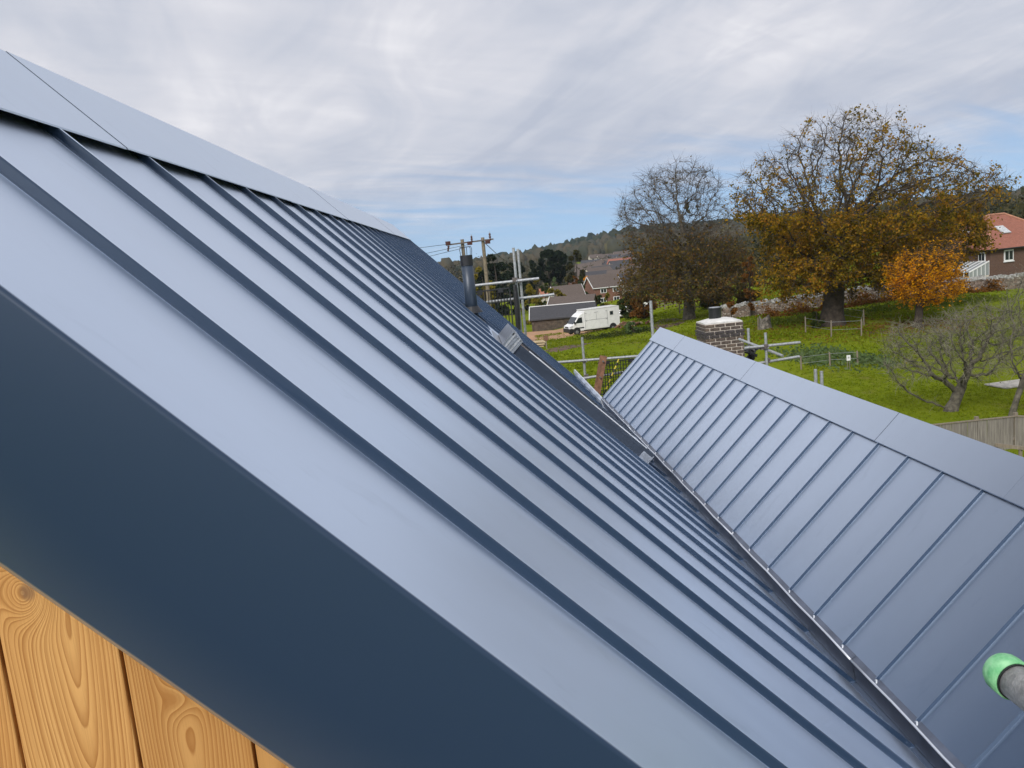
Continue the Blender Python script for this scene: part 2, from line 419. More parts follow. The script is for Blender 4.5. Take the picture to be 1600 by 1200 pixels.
patch('bare_soil', [g2(1340, 517, 0), g2(1385, 512, 0), g2(1420, 514, 0), g2(1400, 521, 0), g2(1352, 523, 0)], M_SOIL)
patch('unseen_yard', [(-14, -14), (10, -14), (12, 4), (12, 17), (-12, 18), (-14, 4)], simple('yard_hardcore', (.13, .115, .10), .95, 0, .25, 1.5, .6, 9), .012)  # unseen yard ground, added to keep green bounce off the fascia
# grass tufts standing in the meadow
def tufts(n):
    px = rng.uniform(840, 1640, n * 3); d = rng.uniform(20, 105, n * 3)
    az = np.arctan((px - 745) / FPX) ; x = d * np.tan(az); y = d
    keep = rng.random(n * 3) < np.clip(.35 + .5 * np.sin(x * .35 + np.sin(y * .22) * 2), .08, 1)
    x, y = x[keep][:n], y[keep][:n]; n = len(x)
    z = gz(x, y); k = 5
    a = rng.uniform(0, 2 * math.pi, (n, k)); hh = rng.uniform(.02, .07, (n, k)) * (1 + (y[:, None] > 42) * 1.1); ln = rng.uniform(.3, 1.1, (n, k))
    wd = rng.uniform(.018, .04, (n, k)) * (1 + y[:, None] / 60)
    bx = x[:, None] + rng.normal(0, .07, (n, k)); by = y[:, None] + rng.normal(0, .07, (n, k))
    p0 = np.stack([bx - np.sin(a) * wd, by + np.cos(a) * wd, np.broadcast_to(z[:, None] - .02, bx.shape)], -1)
    p1 = np.stack([bx + np.sin(a) * wd, by - np.cos(a) * wd, np.broadcast_to(z[:, None] - .02, bx.shape)], -1)
    p2 = np.stack([bx + np.cos(a) * hh * ln, by + np.sin(a) * hh * ln, z[:, None] + hh], -1)
    v = np.stack([p0, p1, p2], 2).reshape(-1, 3)
    f = np.arange(len(v)).reshape(-1, 3)
    o = np_mesh('grass_tufts', v, f, leafmat('grass_blades', [(.115, .165, .008), (.17, .22, .012), (.22, .255, .025)], .45, .15))
    return tag(o, 'rough green grass growing over the meadow beyond the roofs', 'grass', kind='stuff')
tufts(26000)

# ------------------------------------------------------------------ the metal-roofed house
K = math.sqrt(.5)
P0 = np.array([-.8335, 0, 7.8524]); dL = np.array([K, 0, -K]); nL = np.array([K, 0, K])       # main slope: plane of the seam tops
Q0 = np.array([1.5119, 0, 5.6068]); dR = np.array([K, 0, K]); nR = np.array([-K, 0, K])        # side slope
YN, YF, YR = .972, 13.0, 10.24
SH = .021                                                                                     # seam height
def LP(t_, y, n_=0.): p = P0 + dL * t_ + nL * n_; return (p[0], y, p[2])
def RP(t_, y, n_=0.): p = Q0 + dR * t_ + nR * n_; return (p[0], y, p[2])
HO = (-1.09, 1.0, 0.)
house = thing('house', 'timber clad house with two parallel blue grey standing seam metal roofs', 'house', HO)
mroof = MB()
# boarding under the sheets carries both slopes of the main roof
mroof.prism([(-1.09, 8.03), (1.62, 5.32), (1.62, 5.20), (-1.09, 7.88), (-4.4, 4.57), (-4.4, 4.72)], 'y', YN + .03, YF - .02)
main_roof = mroof.build('main_roof', M_DARK, house, HO)
main_roof['label'] = 'large near roof slope falling right to the valley'
def slab(fn, t0, t1, y0, y1, n0, n1):
    return MB().hexa([fn(t0, y0, n0), fn(t1, y0, n0), fn(t1, y1, n0), fn(t0, y1, n0), fn(t0, y0, n1), fn(t1, y0, n1), fn(t1, y1, n1), fn(t0, y1, n1)])
TV = 3.47
seamY = [1.366 + .5 * k for k in range(24)]
seamY = [y for y in seamY if y < YF - .1]
wy0, wy1 = 6.62, 7.42                                     # roof window bay
for k, y in enumerate(seamY):
    y1 = seamY[k + 1] if k + 1 < len(seamY) else YF
    # a panel: flat tray with a hair of dishing so that each one catches the sky differently
    tt = np.linspace(-.26, TV, 8); yy = np.linspace(y + .004, y1 - .004, 5)
    vs = []; ph = rng.uniform(0, 6.3)
    for b_ in yy:
        for a_ in tt:
            s_ = (b_ - y) / (y1 - y)
            vs.append(LP(a_, b_, -SH + .0013 * math.sin(math.pi * s_) * math.sin(a_ * 2.1 + ph) + .0005 * math.sin(a_ * 5 + ph)))
    fs = [(b_ * 8 + a_, b_ * 8 + a_ + 1, (b_ + 1) * 8 + a_ + 1, (b_ + 1) * 8 + a_) for b_ in range(4) for a_ in range(7)]
    MB().add(vs, fs).build('roof_panel', M_ROOF, main_roof, HO, smooth=True, fix=False).location = (0, 0, 0)
    # the seam: upstand, folded top, end dressed down at the valley
    def seam(ta, tb, drop=True):
        w2 = .005; m = MB()
        prof = [(-w2 - .002, -SH), (-w2, -SH + .004), (-w2, -.003), (-w2 + .002, 0), (w2 + .003, 0), (w2 + .005, -.003), (w2 + .005, -.011), (w2, -.012), (w2, -SH)]
        ts = list(np.linspace(ta, tb - .05, max(3, int((tb - ta) * 6)))) + [tb]
        rows = []
        for q, a_ in enumerate(ts):
            sc_ = .25 if q == len(ts) - 1 else 1.
            wv = .0011 * math.sin(a_ * 6.1 + ph) + .0007 * math.sin(a_ * 14.3 + 2 * ph)
            rows.append([LP(a_, y + p_[0] + wv * (p_[1] + SH) / SH, -SH + (p_[1] + SH) * sc_) for p_ in prof])
        n_ = len(prof); m.add([p_ for r_ in rows for p_ in r_],
            [(a_ * n_ + c_, a_ * n_ + c_ + 1, (a_ + 1) * n_ + c_ + 1, (a_ + 1) * n_ + c_) for a_ in range(len(ts) - 1) for c_ in range(n_ - 1)] + [tuple(range(n_)), tuple((len(ts) - 1) * n_ + c_ for c_ in range(n_))[::-1]])
        m.build('standing_seam', M_SEAM, main_roof, HO)
    if wy0 - .06 < y < wy1 + .1: seam(-.22, 1.40); seam(3.09, 3.41)
    else: seam(-.22, 3.41)
    # dressed tab at the foot of the seam, its glint put into the colour
    MB().add([LP(3.405, y - .03, -SH + .002), LP(3.41, y + .02, -SH + .002), LP(3.455, y + .05, -SH + .002), LP(3.425, y, -SH + .022)],
             [(0, 1, 3), (1, 2, 3), (0, 3, 2), (0, 2, 1)]).build('seam_tab', M_LIP, main_roof, HO)
# near verge: strip, rounded fold and deep fascia in one folded sheet
def verge(y_in, y_out, s_, depth, name):
    Rr = .0075; prof = [(y_in, -SH + .0005)]
    for q in np.linspace(0, 90, 9):
        a_ = R(q); prof.append((y_out + s_ * (Rr - Rr * math.sin(a_)), -SH - Rr + Rr * math.cos(a_)))
    prof += [(y_out, -SH - depth), (y_out + s_ * .004, -SH - depth - .008), (y_out + s_ * .024, -SH - depth - .008)]
    ts = np.linspace(-.30, TV + .05, 14); n_ = len(prof)
    vs = [LP(a_, p_[0], p_[1]) for a_ in ts for p_ in prof]
    fs = [(a_ * n_ + c_, a_ * n_ + c_ + 1, (a_ + 1) * n_ + c_ + 1, (a_ + 1) * n_ + c_) for a_ in range(len(ts) - 1) for c_ in range(n_ - 1)]
    o = MB().add(vs, fs).build(name, M_SEAM, house, HO, smooth=True)
    return o
vt = verge(1.366 - .004, YN, 1, .268, 'verge_flashing'); vt['label'] = 'rounded edge strip and deep dark blue fascia at the near gable'
verge(seamY[-1] + .3, YF, -1, .15, 'verge_flashing')
# ridge cap sections
CW = .362
def cap(y0, y1, j):
    e = .003 + .0015 * (j % 2); m = MB(); th = .003
    lo = P0 + nL * e; ap = lo - dL * CW
    lx = 2 * ap[0] - lo[0]
    ny = max(4, int((y1 - y0) * 7)); m = MB(); rows = []; ph = rng.uniform(0, 6.3)
    for y in np.linspace(y0, y1, ny):
        w_ = [math.sin(math.pi * (y - y0) / (y1 - y0)) * (.0018 * math.sin(y * 5.3 + ph + k) + .0010 * math.sin(y * 11 + 2 * k + ph)) for k in range(5)]
        tp = [lo + (ap - lo) * k / 4 + nL * (w_[k] if 0 < k < 4 else 0) for k in range(5)]
        tp += [np.array([lx, 0, lo[2]])]
        bt = [p_ - np.array([0, 0, th * 1.4]) for p_ in tp]
        rows.append([(p_[0], y, p_[2]) for p_ in tp + bt[::-1]])
    n_ = 12
    m.add([p_ for r_ in rows for p_ in r_], [(q * n_ + k, q * n_ + (k + 1) % n_, (q + 1) * n_ + (k + 1) % n_, (q + 1) * n_ + k) for q in range(ny - 1) for k in range(n_)] + [tuple(range(n_)), tuple((ny - 1) * n_ + k for k in range(n_))[::-1]])
    o = m.build('ridge_cap', M_CAP, house, HO)
    me_ = o.data; me_.polygons.foreach_set('use_smooth', [True] * len(me_.polygons)); me_.set_sharp_from_angle(angle=R(20))
cuts = [YN - .02, 2.22, 4.22, 6.22, 8.22, 10.22, 12.22, YF + .02]
for j in range(len(cuts) - 1): cap(cuts[j] + .0015, cuts[j + 1] - .0015, j)
MB().prism([(P0[0] - .075, P0[2] + .075 - .004), (P0[0] - .075, P0[2] + .03), (P0[0] - .12, P0[2] + .07)], 'y', YN + .02, YF - .02).build('ridge_gap_shade', M_DARK, house, HO)  # strip coloured near black for the shade in the open gap under the cap
# far (hidden) slope sheet
MB().hexa([(-1.09, YN, 8.05), (-4.45, YN, 4.69), (-4.45, YF, 4.69), (-1.09, YF, 8.05), (-1.09, YN, 8.062), (-4.45, YN, 4.702), (-4.45, YF, 4.702), (-1.09, YF, 8.062)]).build('back_slope', M_ROOF, house, HO)

# side roof
SR = .015
sroof = MB().prism([(Q0[0] + .12, Q0[2] + .02), (Q0[0] + .80, Q0[2] + .70), (Q0[0] + 2.9, Q0[2] - 1.4), (Q0[0] + 2.9, Q0[2] - 1.5), (Q0[0] + .80, Q0[2] + .58), (Q0[0] + .20, Q0[2] - .02)], 'y', YN + .03, YR - .03)
side_roof = sroof.build('side_roof', M_DARK, house, HO); side_roof['label'] = 'lower roof slope rising right from the valley'
LR = .944; CR = .205
sY = [9.1295 + .3149 * k for k in range(3, -30, -1)]
sY = [y for y in sY if YN + .05 < y < YR - .04]
edges = [YR] + sY + [YN]
for k in range(len(edges) - 1):
    y1, y0 = edges[k], edges[k + 1]
    tt = np.linspace(0, LR + .06, 5); yy = np.linspace(y0 + .002, y1 - .002, 9); ph = rng.uniform(0, 6.3)
    vs = [RP(a_, b_, -SR + .0004 * (1 - math.cos(2 * math.pi * (b_ - y0) / (y1 - y0))) * math.sin(a_ * 3 + ph)) for b_ in yy for a_ in tt]
    fs = [(b_ * 5 + a_, b_ * 5 + a_ + 1, (b_ + 1) * 5 + a_ + 1, (b_ + 1) * 5 + a_) for b_ in range(8) for a_ in range(4)]
    MB().add(vs, [f_[::-1] for f_ in fs]).build('roof_panel', M_ROOF, side_roof, HO, smooth=True, fix=False)
for y in sY:
    slab(RP, .012, LR + .05, y - .0025, y + .0025, -SR - .001, 0).build('standing_seam', M_SEAM, side_roof, HO)
    MB().tube([RP(-.002, y - .012, -.012), RP(.010, y, -.008), RP(.004, y + .010, -.014)], .004, 6).build('seam_tab', M_LIP, side_roof, HO)
# dressed lip of the side roof over the valley, in lengths
cutv = [YN, 1.9, 3.35, 5.02, 6.6, 8.3, YR]
for a_, b_ in zip(cutv[:-1], cutv[1:]):
    n_ = 9; ys = np.linspace(a_ + .002, b_ - .002, n_); m = MB(); rows = []
    for y in ys:
        wv = .0015 * math.sin(y * 9) + .0006 * math.sin(y * 23)
        rows.append([RP(.02, y, -SR + .001), RP(.004, y, -SR + .004), (Q0[0] - .004 + wv, y, Q0[2] - .012 + wv), (Q0[0] + .004 + wv, y, Q0[2] - .026), (1.530, y, 5.487)])
    c_ = len(rows[0]); m.add([p_ for r_ in rows for p_ in r_], [(q * c_ + s_, q * c_ + s_ + 1, (q + 1) * c_ + s_ + 1, (q + 1) * c_ + s_) for q in range(n_ - 1) for s_ in range(c_ - 1)])
    m.build('valley_flashing', M_VALLEY, house, HO, fix=False)
    MB().hexa([(1.506, ys[0], 5.470), (1.60, ys[0], 5.470), (1.60, ys[-1], 5.470), (1.506, ys[-1], 5.470), (1.508, ys[0], 5.484), (1.60, ys[0], 5.4835), (1.60, ys[-1], 5.4835), (1.508, ys[-1], 5.484)]).build('valley_tray', M_SEAM, house, HO)
    MB().tube([(Q0[0] - .003 + .0015 * math.sin(y * 9) + .0006 * math.sin(y * 23), y, Q0[2] - .010 + .0015 * math.sin(y * 9)) for y in ys], .0055, 8).build('valley_hem', M_LIP, house, HO, smooth=True)
# gutter edge running on past the side roof
MB().prism([(1.50, 5.56), (1.512, 5.60), (1.53, 5.60), (1.62, 5.33), (1.58, 5.33)], 'y', YR + .003, 12.95).build('gutter_edge', M_LIP, house, HO)
cuts = [YN - .02, 2.17, 3.31, 4.44, 5.58, 6.77, 7.91, 9.06, YR + .02]
for j in range(len(cuts) - 1):
    e = .003 + .0012 * (j % 2)
    lo = Q0 + dR * LR + nR * e; ap = lo + dR * CR
    m = MB().prism([(lo[0], lo[2]), (ap[0], ap[2]), (2 * ap[0] - lo[0], lo[2]), (2 * ap[0] - lo[0], lo[2] - .005), (ap[0], ap[2] - .005), (lo[0], lo[2] - .005)], 'y', cuts[j] + .0012, cuts[j + 1] - .0012)
    m.build('ridge_cap', M_CAP, house, HO)
lo = Q0 + dR * (LR + .05)
MB().prism([(lo[0], lo[2] - .005), (lo[0] - .018 + .02, lo[2] - .03), (lo[0] + .05, lo[2] + .02)], 'y', YN + .02, YR - .02).build('ridge_gap_shade', M_DARK, house, HO)
apx = (Q0 + dR * (LR + CR))
MB().hexa([(apx[0], YN, apx[2] - .03), (apx[0], YR, apx[2] - .03), (apx[0] + 2.1, YR, apx[2] - 2.13), (apx[0] + 2.1, YN, apx[2] - 2.13), (apx[0], YN, apx[2] - .02), (apx[0], YR, apx[2] - .02), (apx[0] + 2.1, YR, apx[2] - 2.12), (apx[0] + 2.1, YN, apx[2] - 2.12)]).build('back_slope', M_ROOF, house, HO)
# far verge of the side roof
slab(RP, .02, LR + .1, YR + .001, YR + .02, -.22, -SR + .003).build('verge_flashing', M_ROOF, house, HO)

# walls and larch boarding of the near gable
wall = MB().prism([(-4.2, 0), (4.0, 0), (4.0, 4.5), (2.29, 6.25), (1.56, 5.2), (-1.09, 7.85), (-4.2, 4.7)], 'y', YN + .05, 9.9)
wall.build('wall', simple('house_wall_render', (.45, .42, .38), .9), house, HO)
MB().prism([(-4.2, 0), (1.5, 0), (1.5, 5.2), (-1.09, 7.8), (-4.2, 4.7)], 'y', 9.9, YF - .05).build('wall', MATS['house_wall_render'], house, HO)
BW = .1428
specs = {0: (2, .03, .050, -.05, [], .0034, 1.02),
         1: (1, .012, .050, -.100, [(-.026, .449, .062, .027)], .0046, 1.0),
         2: (3, -.004, .034, -.090, [(-.008, .290, .020, .022)], .0042, .90),
         3: (4, -.05, .075, -.05, [], .0036, .92)}
spare = [larch('larch_%d' % q, 6 + q, .02 * q - .02, .05, -.06, [(.02, 1.2, .04, .03)], .0042) for q in range(3)]
for k in range(-25, 16):
    xa = -.4738 + BW * (k - 2); xb = xa + BW - .004         # board 1 hangs left of the joint at x = -.483
    def top(x): return 7.56 + .2565 - abs(x + 1.09)
    if k in specs: s_ = specs[k]; mt = larch('larch_near_%d' % k, *s_)
    else: mt = spare[k % 3]
    ox = (xa + xb) / 2; zb = 6.55 if k in specs else 5.
    zl = 0.
    ta, tb = top(xa), top(xb)
    m = MB().prism([(xa, zl), (xb, zl), (xb, tb), (xa, ta)], 'y', YN + .018, YN + .040)
    o = m.build('cladding_board', mt, house, HO)
    o.data.transform(Matrix.Translation((-(ox - HO[0]), 0, -6.7))); o.location = (ox - HO[0], 0, 6.7)
    bv = o.modifiers.new('b', 'BEVEL'); bv.width = .002; bv.segments = 2
MB().box((-1.35, YN + .046, 3.0), (5.6, .008, 6.0)).build('wall_membrane', M_DARK, house, HO)

# roof window on the main slope
rw = MB()
rw.add([LP(1.53, wy0, -SH), LP(3.02, wy0, -SH), LP(3.02, wy1, -SH), LP(1.53, wy1, -SH), LP(1.53, wy0, .066), LP(3.02, wy0, .056), LP(3.02, wy1, .056), LP(1.53, wy1, .066)],
       [(0, 3, 2, 1), (0, 1, 5, 4), (1, 2, 6, 5), (2, 3, 7, 6), (3, 0, 4, 7), (4, 5, 6, 7)])
rwo = rw.build('roof_window', M_ANTH, house, HO); rwo['label'] = 'raised roof window with grey head cover on the main slope'
slab(LP, 1.42, 1.53, wy0 - .05, wy1 + .05, -SH + .001, -SH + .006).build('head_flashing', M_ALU, rwo, HO)
for q, (y0, hh) in enumerate(((0, .098), (.012, .114))):
    slab(LP, 1.50 + q * .02, 1.60 - q * .01, wy0 - .012 + y0, wy1 + .012 - y0, -SH + .003, hh).build('head_cover', M_ALU, rwo, HO)
for q in range(5):
    slab(LP, 1.488 + q * .026, 1.500 + q * .026, wy0 - .018, wy1 + .018, -.01, .124 - .003 * q).build('cover_rib', M_ALU if q % 2 == 0 else M_GALV, rwo, HO)
slab(LP, 1.60, 3.05, wy0 - .006, wy0 + .07, .050, .078).build('side_cover', M_ANTH, rwo, HO)
slab(LP, 1.60, 3.05, wy1 - .07, wy1 + .006, .050, .078).build('side_cover', M_ANTH, rwo, HO)
slab(LP, 1.62, 3.0, wy0 + .074, wy1 - .074, .054, .070).build('pane', M_GLASS, rwo, HO)
slab(LP, 2.96, 3.06, wy0 - .004, wy1 + .004, -.015, .068).build('bottom_cover', M_ALU, rwo, HO)
for y in (wy0 - .05, wy1 + .05):
    slab(LP, 1.45, 3.05, y - .045, y + .045, -SH + .0012, -SH + .0045).build('side_gutter', M_ROOF, rwo, HO)
MB().tube([LP(1.7, wy0 + .04, .080), LP(2.98, wy0 + .04, .080)], .006, 8).build('trim_bead', M_LIP, rwo, HO)

# flue
fb = np.array(LP(1.20, 7.80, -SH)); fx, fy, fz = fb
fo = MB().tube([(fx, fy, fz - .1), (fx - .006, fy, 7.475)], [.056, .054], 20).build('flue_pipe', simple('blue_grey_flue', (.032, .048, .075), .42, .1, .08), house, HO, smooth=False)
fo['label'] = 'slim dark flue pipe with wire cage top'
for p_ in fo.data.polygons: p_.use_smooth = len(p_.vertices) == 4
MB().tube([(fx - .006, fy, 7.43), (fx - .006, fy, 7.525)], [.059, .058], 20).build('flue_collar', M_BLACK, fo, HO)
cg = MB()
for q in range(9):
    a_ = q * 2 * math.pi / 9
    cg.tube([(fx - .006 + .052 * math.cos(a_), fy + .052 * math.sin(a_), 7.52), (fx - .006 + .058 * math.cos(a_), fy + .058 * math.sin(a_), 7.58), (fx - .006 + .05 * math.cos(a_), fy + .05 * math.sin(a_), 7.60)], .0028, 4)
ring = [(fx - .006 + .051 * math.cos(a_), fy + .051 * math.sin(a_), 7.60) for a_ in np.linspace(0, 2 * math.pi, 17)]
cg.tube(ring, .003, 4)
cg.build('wire_cage', M_BLACK, fo, HO)
m = MB()
for q in range(12):
    pass
slab(LP, 1.08, 1.36, 7.68, 7.94, -SH + .001, -SH + .006).build('flue_flashing', M_ANTH, fo, HO)
MB().tube([LP(1.2, 7.8, -SH), (fx, fy, fz + .06)], [.10, .06], 20).build('flue_boot', M_BLACK, fo, HO)

# ------------------------------------------------------------------ brick chimney behind the side roof
def brick_mats():
    out = []
    for q, c in enumerate(((.090, .070, .060), (.055, .048, .050), (.125, .095, .075))):
        out.append(simple('dark_brick_%d' % q, c, .9, 0, .25, 25, .5, 70))
    return out
BR = brick_mats()
ca = at(1131, 505, 17.6); cz = ca[2]; CO = (ca[0], 17.95, 0)
ch = thing('brick_chimney', 'dark brick chimney with white cement top and black pot behind the side roof', 'chimney', CO)
cw, cd = .84, .72
core = MB().box((0, 0, cz - .75), (cw - .02, cd - .02, 1.5))
core.build('mortar_core', M_MORTAR, ch)
LOWER = MB().box((0, 0, (cz - 1.3) / 2), (cw + .002, cd + .002, cz - 1.3))
bl, bh = .206, .058; pitch = .2275
bme = {}
def brick_mesh(L_, q):
    key = (round(L_, 3), q)
    if key not in bme:
        b_ = MB().box((0, 0, 0), (L_, .04, bh)); me = bpy.data.meshes.new('brick'); me.from_pydata(b_.v, [], b_.f)
        bm = bmesh.new(); bm.from_mesh(me); bmesh.ops.bevel(bm, geom=bm.edges[:], offset=.004, segments=1, affect='EDGES'); bmesh.ops.recalc_face_normals(bm, faces=bm.faces); bm.to_mesh(me); bm.free()
        me.materials.append(BR[q]); bme[key] = me
    return bme[key]
for c_ in range(17):
    z = cz - .04 - c_ * .076
    ex = .018 if c_ in (2, 3) else 0.
    for face in range(4):
        Lf = cw if face in (0, 2) else cd
        half = (Lf + 2 * ex) / 2; x = -half + (-.11375 if c_ % 2 else 0)
        while x < half - .02:
            a_, b_ = max(x, -half), min(x + bl, half)
            if b_ - a_ > .03:
                q = 1 if c_ in (2, 3) else int(rng.choice([0, 0, 2, 1], p=[.4, .25, .2, .15]))
                d_ = (cd if face in (0, 2) else cw) / 2 - .0185 + ex + rng.uniform(0, .003)
                rot = face * math.pi / 2; mx = (a_ + b_) / 2
                sub('brick', brick_mesh(b_ - a_, q), ch, (mx * math.cos(rot) + d_ * math.sin(rot), mx * math.sin(rot) - d_ * math.cos(rot), z), (0, 0, rot))
            x += pitch
fl = MB(); n_ = 9; gx = np.linspace(-cw / 2 + .012, cw / 2 - .012, n_); gy = np.linspace(-cd / 2 + .012, cd / 2 - .012, n_)
vs = [(x, y, cz + .0 + .085 * (1 - (abs(x) / (cw / 2)) ** 2.2) ** .8 * (1 - (abs(y) / (cd / 2)) ** 2.4) ** .8 + .02) for y in gy for x in gx]
fs = [(b_ * n_ + a_, b_ * n_ + a_ + 1, (b_ + 1) * n_ + a_ + 1, (b_ + 1) * n_ + a_) for b_ in range(n_ - 1) for a_ in range(n_ - 1)]
vs += [(x, y, cz - .01) for x, y in ((gx[0], gy[0]), (gx[-1], gy[0]), (gx[-1], gy[-1]), (gx[0], gy[-1]))]
k_ = n_ * n_
fs += [tuple([k_ + 1, k_] + list(range(n_))), tuple([k_ + 2, k_ + 1] + list(range(n_ - 1, k_, n_))), tuple([k_ + 3, k_ + 2] + list(range(k_ - 1, k_ - n_ - 1, -1))), tuple([k_, k_ + 3] + list(range(k_ - n_, -1, -n_)))]
MB().add(vs, fs).build('cement_top', M_FLAUNCH, ch, smooth=False)
pot = MB().tube([(-.08, 0, cz + .05), (-.08, 0, cz + .30), (-.08, 0, cz + .30), (-.08, 0, cz + .325)], [.135, .135, .15, .15], 20).build('chimney_pot', M_BLACK, ch)
MB().tube([(-.08, 0, cz + .3255), (-.08, 0, cz + .335)], [.125, .125], 20).build('pot_rim', M_GALV, pot)

# ------------------------------------------------------------------ scaffolding round the house
TR = .02415
def up(px, py, Y):                                      # top of an upright
    p = at(px, py, Y); return (p, np.array([p[0], p[1], float(gz(p[0], p[1])) - .05]))
def scaffold(label, uprights, rails, couplers=()):
    p0 = up(*uprights[0])[1]; o = (p0[0], p0[1], 0)
    r_ = thing('scaffold', label, 'scaffold', o, group='scaffold round the house')
    for u_ in uprights:
        a_, b_ = up(*u_); MB().tube([b_, a_], TR, 10).build('upright_tube', M_GALV, r_, o, smooth=False)
    for a_, b_ in rails:
        MB().tube([at(*a_), at(*b_)], TR, 10).build('rail_tube', M_GALV, r_, o)
    for c_ in couplers:
        p = at(*c_); q = MB().box(p, (.075, .09, .07)).build('coupler', M_RUST, r_, o)
        MB().tube([p + [.03, -.06, -.02], p + [.03, .06, -.02]], .011, 6).build('coupler_bolt', M_GALV, q, o)
    return r_, o
s1, o1 = scaffold('scaffold with paired uprights behind the flue at the far gable', [(802, 387, 14.0), (809, 389, 14.6)],
         [((735, 447, 13.95), (842, 435, 13.95)), ((752, 473, 14.05), (866, 460, 14.05))], [(804, 437, 13.95), (812, 438, 14.5), (806, 468, 14.0)])
MB().tube([at(804.5, 445, 13.9), at(808, 480, 13.9), at(810, 515, 13.9)], [.035, .045, .04], 8).build('rolled_netting', M_BLACK, s1, o1)
s2, o2 = scaffold('scaffold upright with two rails in the gap between the two roofs', [(909.5, 527, 15.0)],
         [((862, 567, 14.95), (1003, 556, 14.95)), ((893, 594, 14.95), (985, 580, 14.95))], [(913, 563, 15), (916, 588, 15)])
s3, o3 = scaffold('lone scaffold upright rising behind the far tip of the side roof', [(1016.5, 470, 13.0)], [])
s4, o4 = scaffold('scaffold of crossing tubes right of the brick chimney', [(1169, 513, 14.6), (1196, 520, 14.0)],
         [((1163, 544, 13.95), (1250, 535, 13.95)), ((1155, 530, 14.8), (1223, 556, 13.6)), ((1183, 568, 14.05), (1249, 557, 14.05))], [(1196, 541, 13.97), (1199, 563, 14.03), (1191, 543, 14.0)])
s5, o5 = scaffold('pair of short scaffold tops just above the side ridge', [(1274, 577, 11.6), (1283.5, 580, 11.6)], [])
# black netting gathered at the crossing tubes
def bundle(c, r_, h_, n_=14):
    m = MB()
    for q in range(n_):
        a_ = rng.uniform(0, 6.3); p = c + np.array([math.cos(a_) * r_ * .6, math.sin(a_) * r_ * .6, rng.uniform(-.5, .5) * h_])
        m.tube([p + rng.normal(0, r_ * .4, 3) for _ in range(3)], [.01, .035, .012], 5)
    m.tube([c - [0, 0, h_ * .6], c, c + [0, 0, h_ * .5]], [r_ * .4, r_ * .75, r_ * .3], 7)
    return m
nb = bundle(at(1174, 553, 14.2), .085, .26)
tag(nb.build('netting_bundle', M_BLACK, None), 'bundle of black debris netting hanging beside the brick chimney', 'netting')
def brick_guard(label, A, B, hgt, cols, rows, missing=()):
    A, B = np.array(A), np.array(B); o = (A[0], A[1], A[2] - hgt)
    g = thing('brick_guard', label, 'mesh panel', o, group='black brick guards on the scaffold')
    m = MB(); d = B - A
    for k in range(cols + 1):
        p = A + d * k / cols; m.tube([p, p - [0, 0, hgt]], .0075, 4)
    for k in range(rows + 1):
        z = np.array([0, 0, hgt * k / rows]); m.tube([A - z, B - z], .006, 4)
    m.build('wire_mesh', M_BLACK, g, o)
    f = MB().bar(A, B, .02, .02).bar(A, A - [0, 0, hgt], .02, .02).bar(B, B - [0, 0, hgt], .02, .02).bar(A - [0, 0, hgt], B - [0, 0, hgt], .02, .02)
    f.build('guard_frame', M_BLACK, g, o)
    for q in (.2, .75):
        p = A + d * q; MB().box(p + [0, 0, -.02], (.09, .03, .07)).build('hanging_clip', M_BLACK, g, o)
    return g
brick_guard('black wire brick guard hung on the scaffold beside the flue', at(738, 457, 13.9), at(796, 450, 13.9), .66, 12, 3)
brick_guard('black wire brick guard left of the side roof end', at(935, 566, 14.9), at(1003, 560, 14.9), .60, 16, 8)
# timber leaning in the gap, striped barrier pole
tl, th_ = at(931, 622, 14.4), at(943, 556, 14.4)
lean = thing('leaning_timber', 'reddish brown timber post leaning in the gap between the roofs', 'timber', (tl[0], tl[1], 0))
lo_ = np.array(tl) + (tl - th_) * 6.5
MB().bar(lo_, th_, .12, .06, (0, 1, 0)).build('post', M_BROWN, lean, (tl[0], tl[1], 0))
for q in (.12, .5, .85):
    p = th_ + (tl - th_) * q + np.array([0, -.04, 0]); MB().tube([p, p + [0, -.03, 0]], .016, 8).build('fixing', M_ALU, lean, (tl[0], tl[1], 0))
sa, sb = at(947, 608, 14.6), at(967, 561, 14.6); so_ = (sa[0], sa[1], 0)
st = thing('hazard_pole', 'thin yellow and black striped pole leaning on the brick guard', 'pole', so_)
dv = sb - sa; lo_ = sa - dv * 7
MB().tube([lo_, sa], .012, 8).build('pole_foot', M_BLACK, st, so_)
for q in range(9):
    MB().tube([sa + dv * q / 9, sa + dv * (q + 1) / 9], .013, 8).build('stripe', M_YEL if q % 2 == 0 else M_BLACK, st, so_)
# capped tube reaching in from the right
tx, tz = .686, 6.862; to = (tx, -.6, 0)
tt_ = thing('capped_scaffold_tube', 'weathered grey scaffold tube with green plastic end cap, close at right', 'scaffold tube', to)
MB().tube([(tx, -1.2, tz), (tx, 1.02, tz)], TR, 28).build('tube', M_GALVN, tt_, to, smooth=False)
for p_ in tt_.children[0].data.polygons: p_.use_smooth = len(p_.vertices) == 4
prof = [(1.018, .0266), (1.0185, .0282), (1.035, .0284), (1.044, .0278), (1.051, .0250), (1.057, .018), (1.059, .006)]
co_ = MB().tube([(tx, y, tz) for y, _ in prof], [r_ for _, r_ in prof], 28).build('end_cap', M_GREEN, tt_, to, smooth=True)
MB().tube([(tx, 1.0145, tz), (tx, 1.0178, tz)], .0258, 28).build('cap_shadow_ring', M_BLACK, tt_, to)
MB().tube([(tx, -.62, 0), (tx, -.62, tz + .25)], TR, 14).build('upright_tube', M_GALVN, tt_, to)
MB().box((tx, -.58, tz), (.08, .11, .075)).build('coupler', M_RUST, tt_, to)

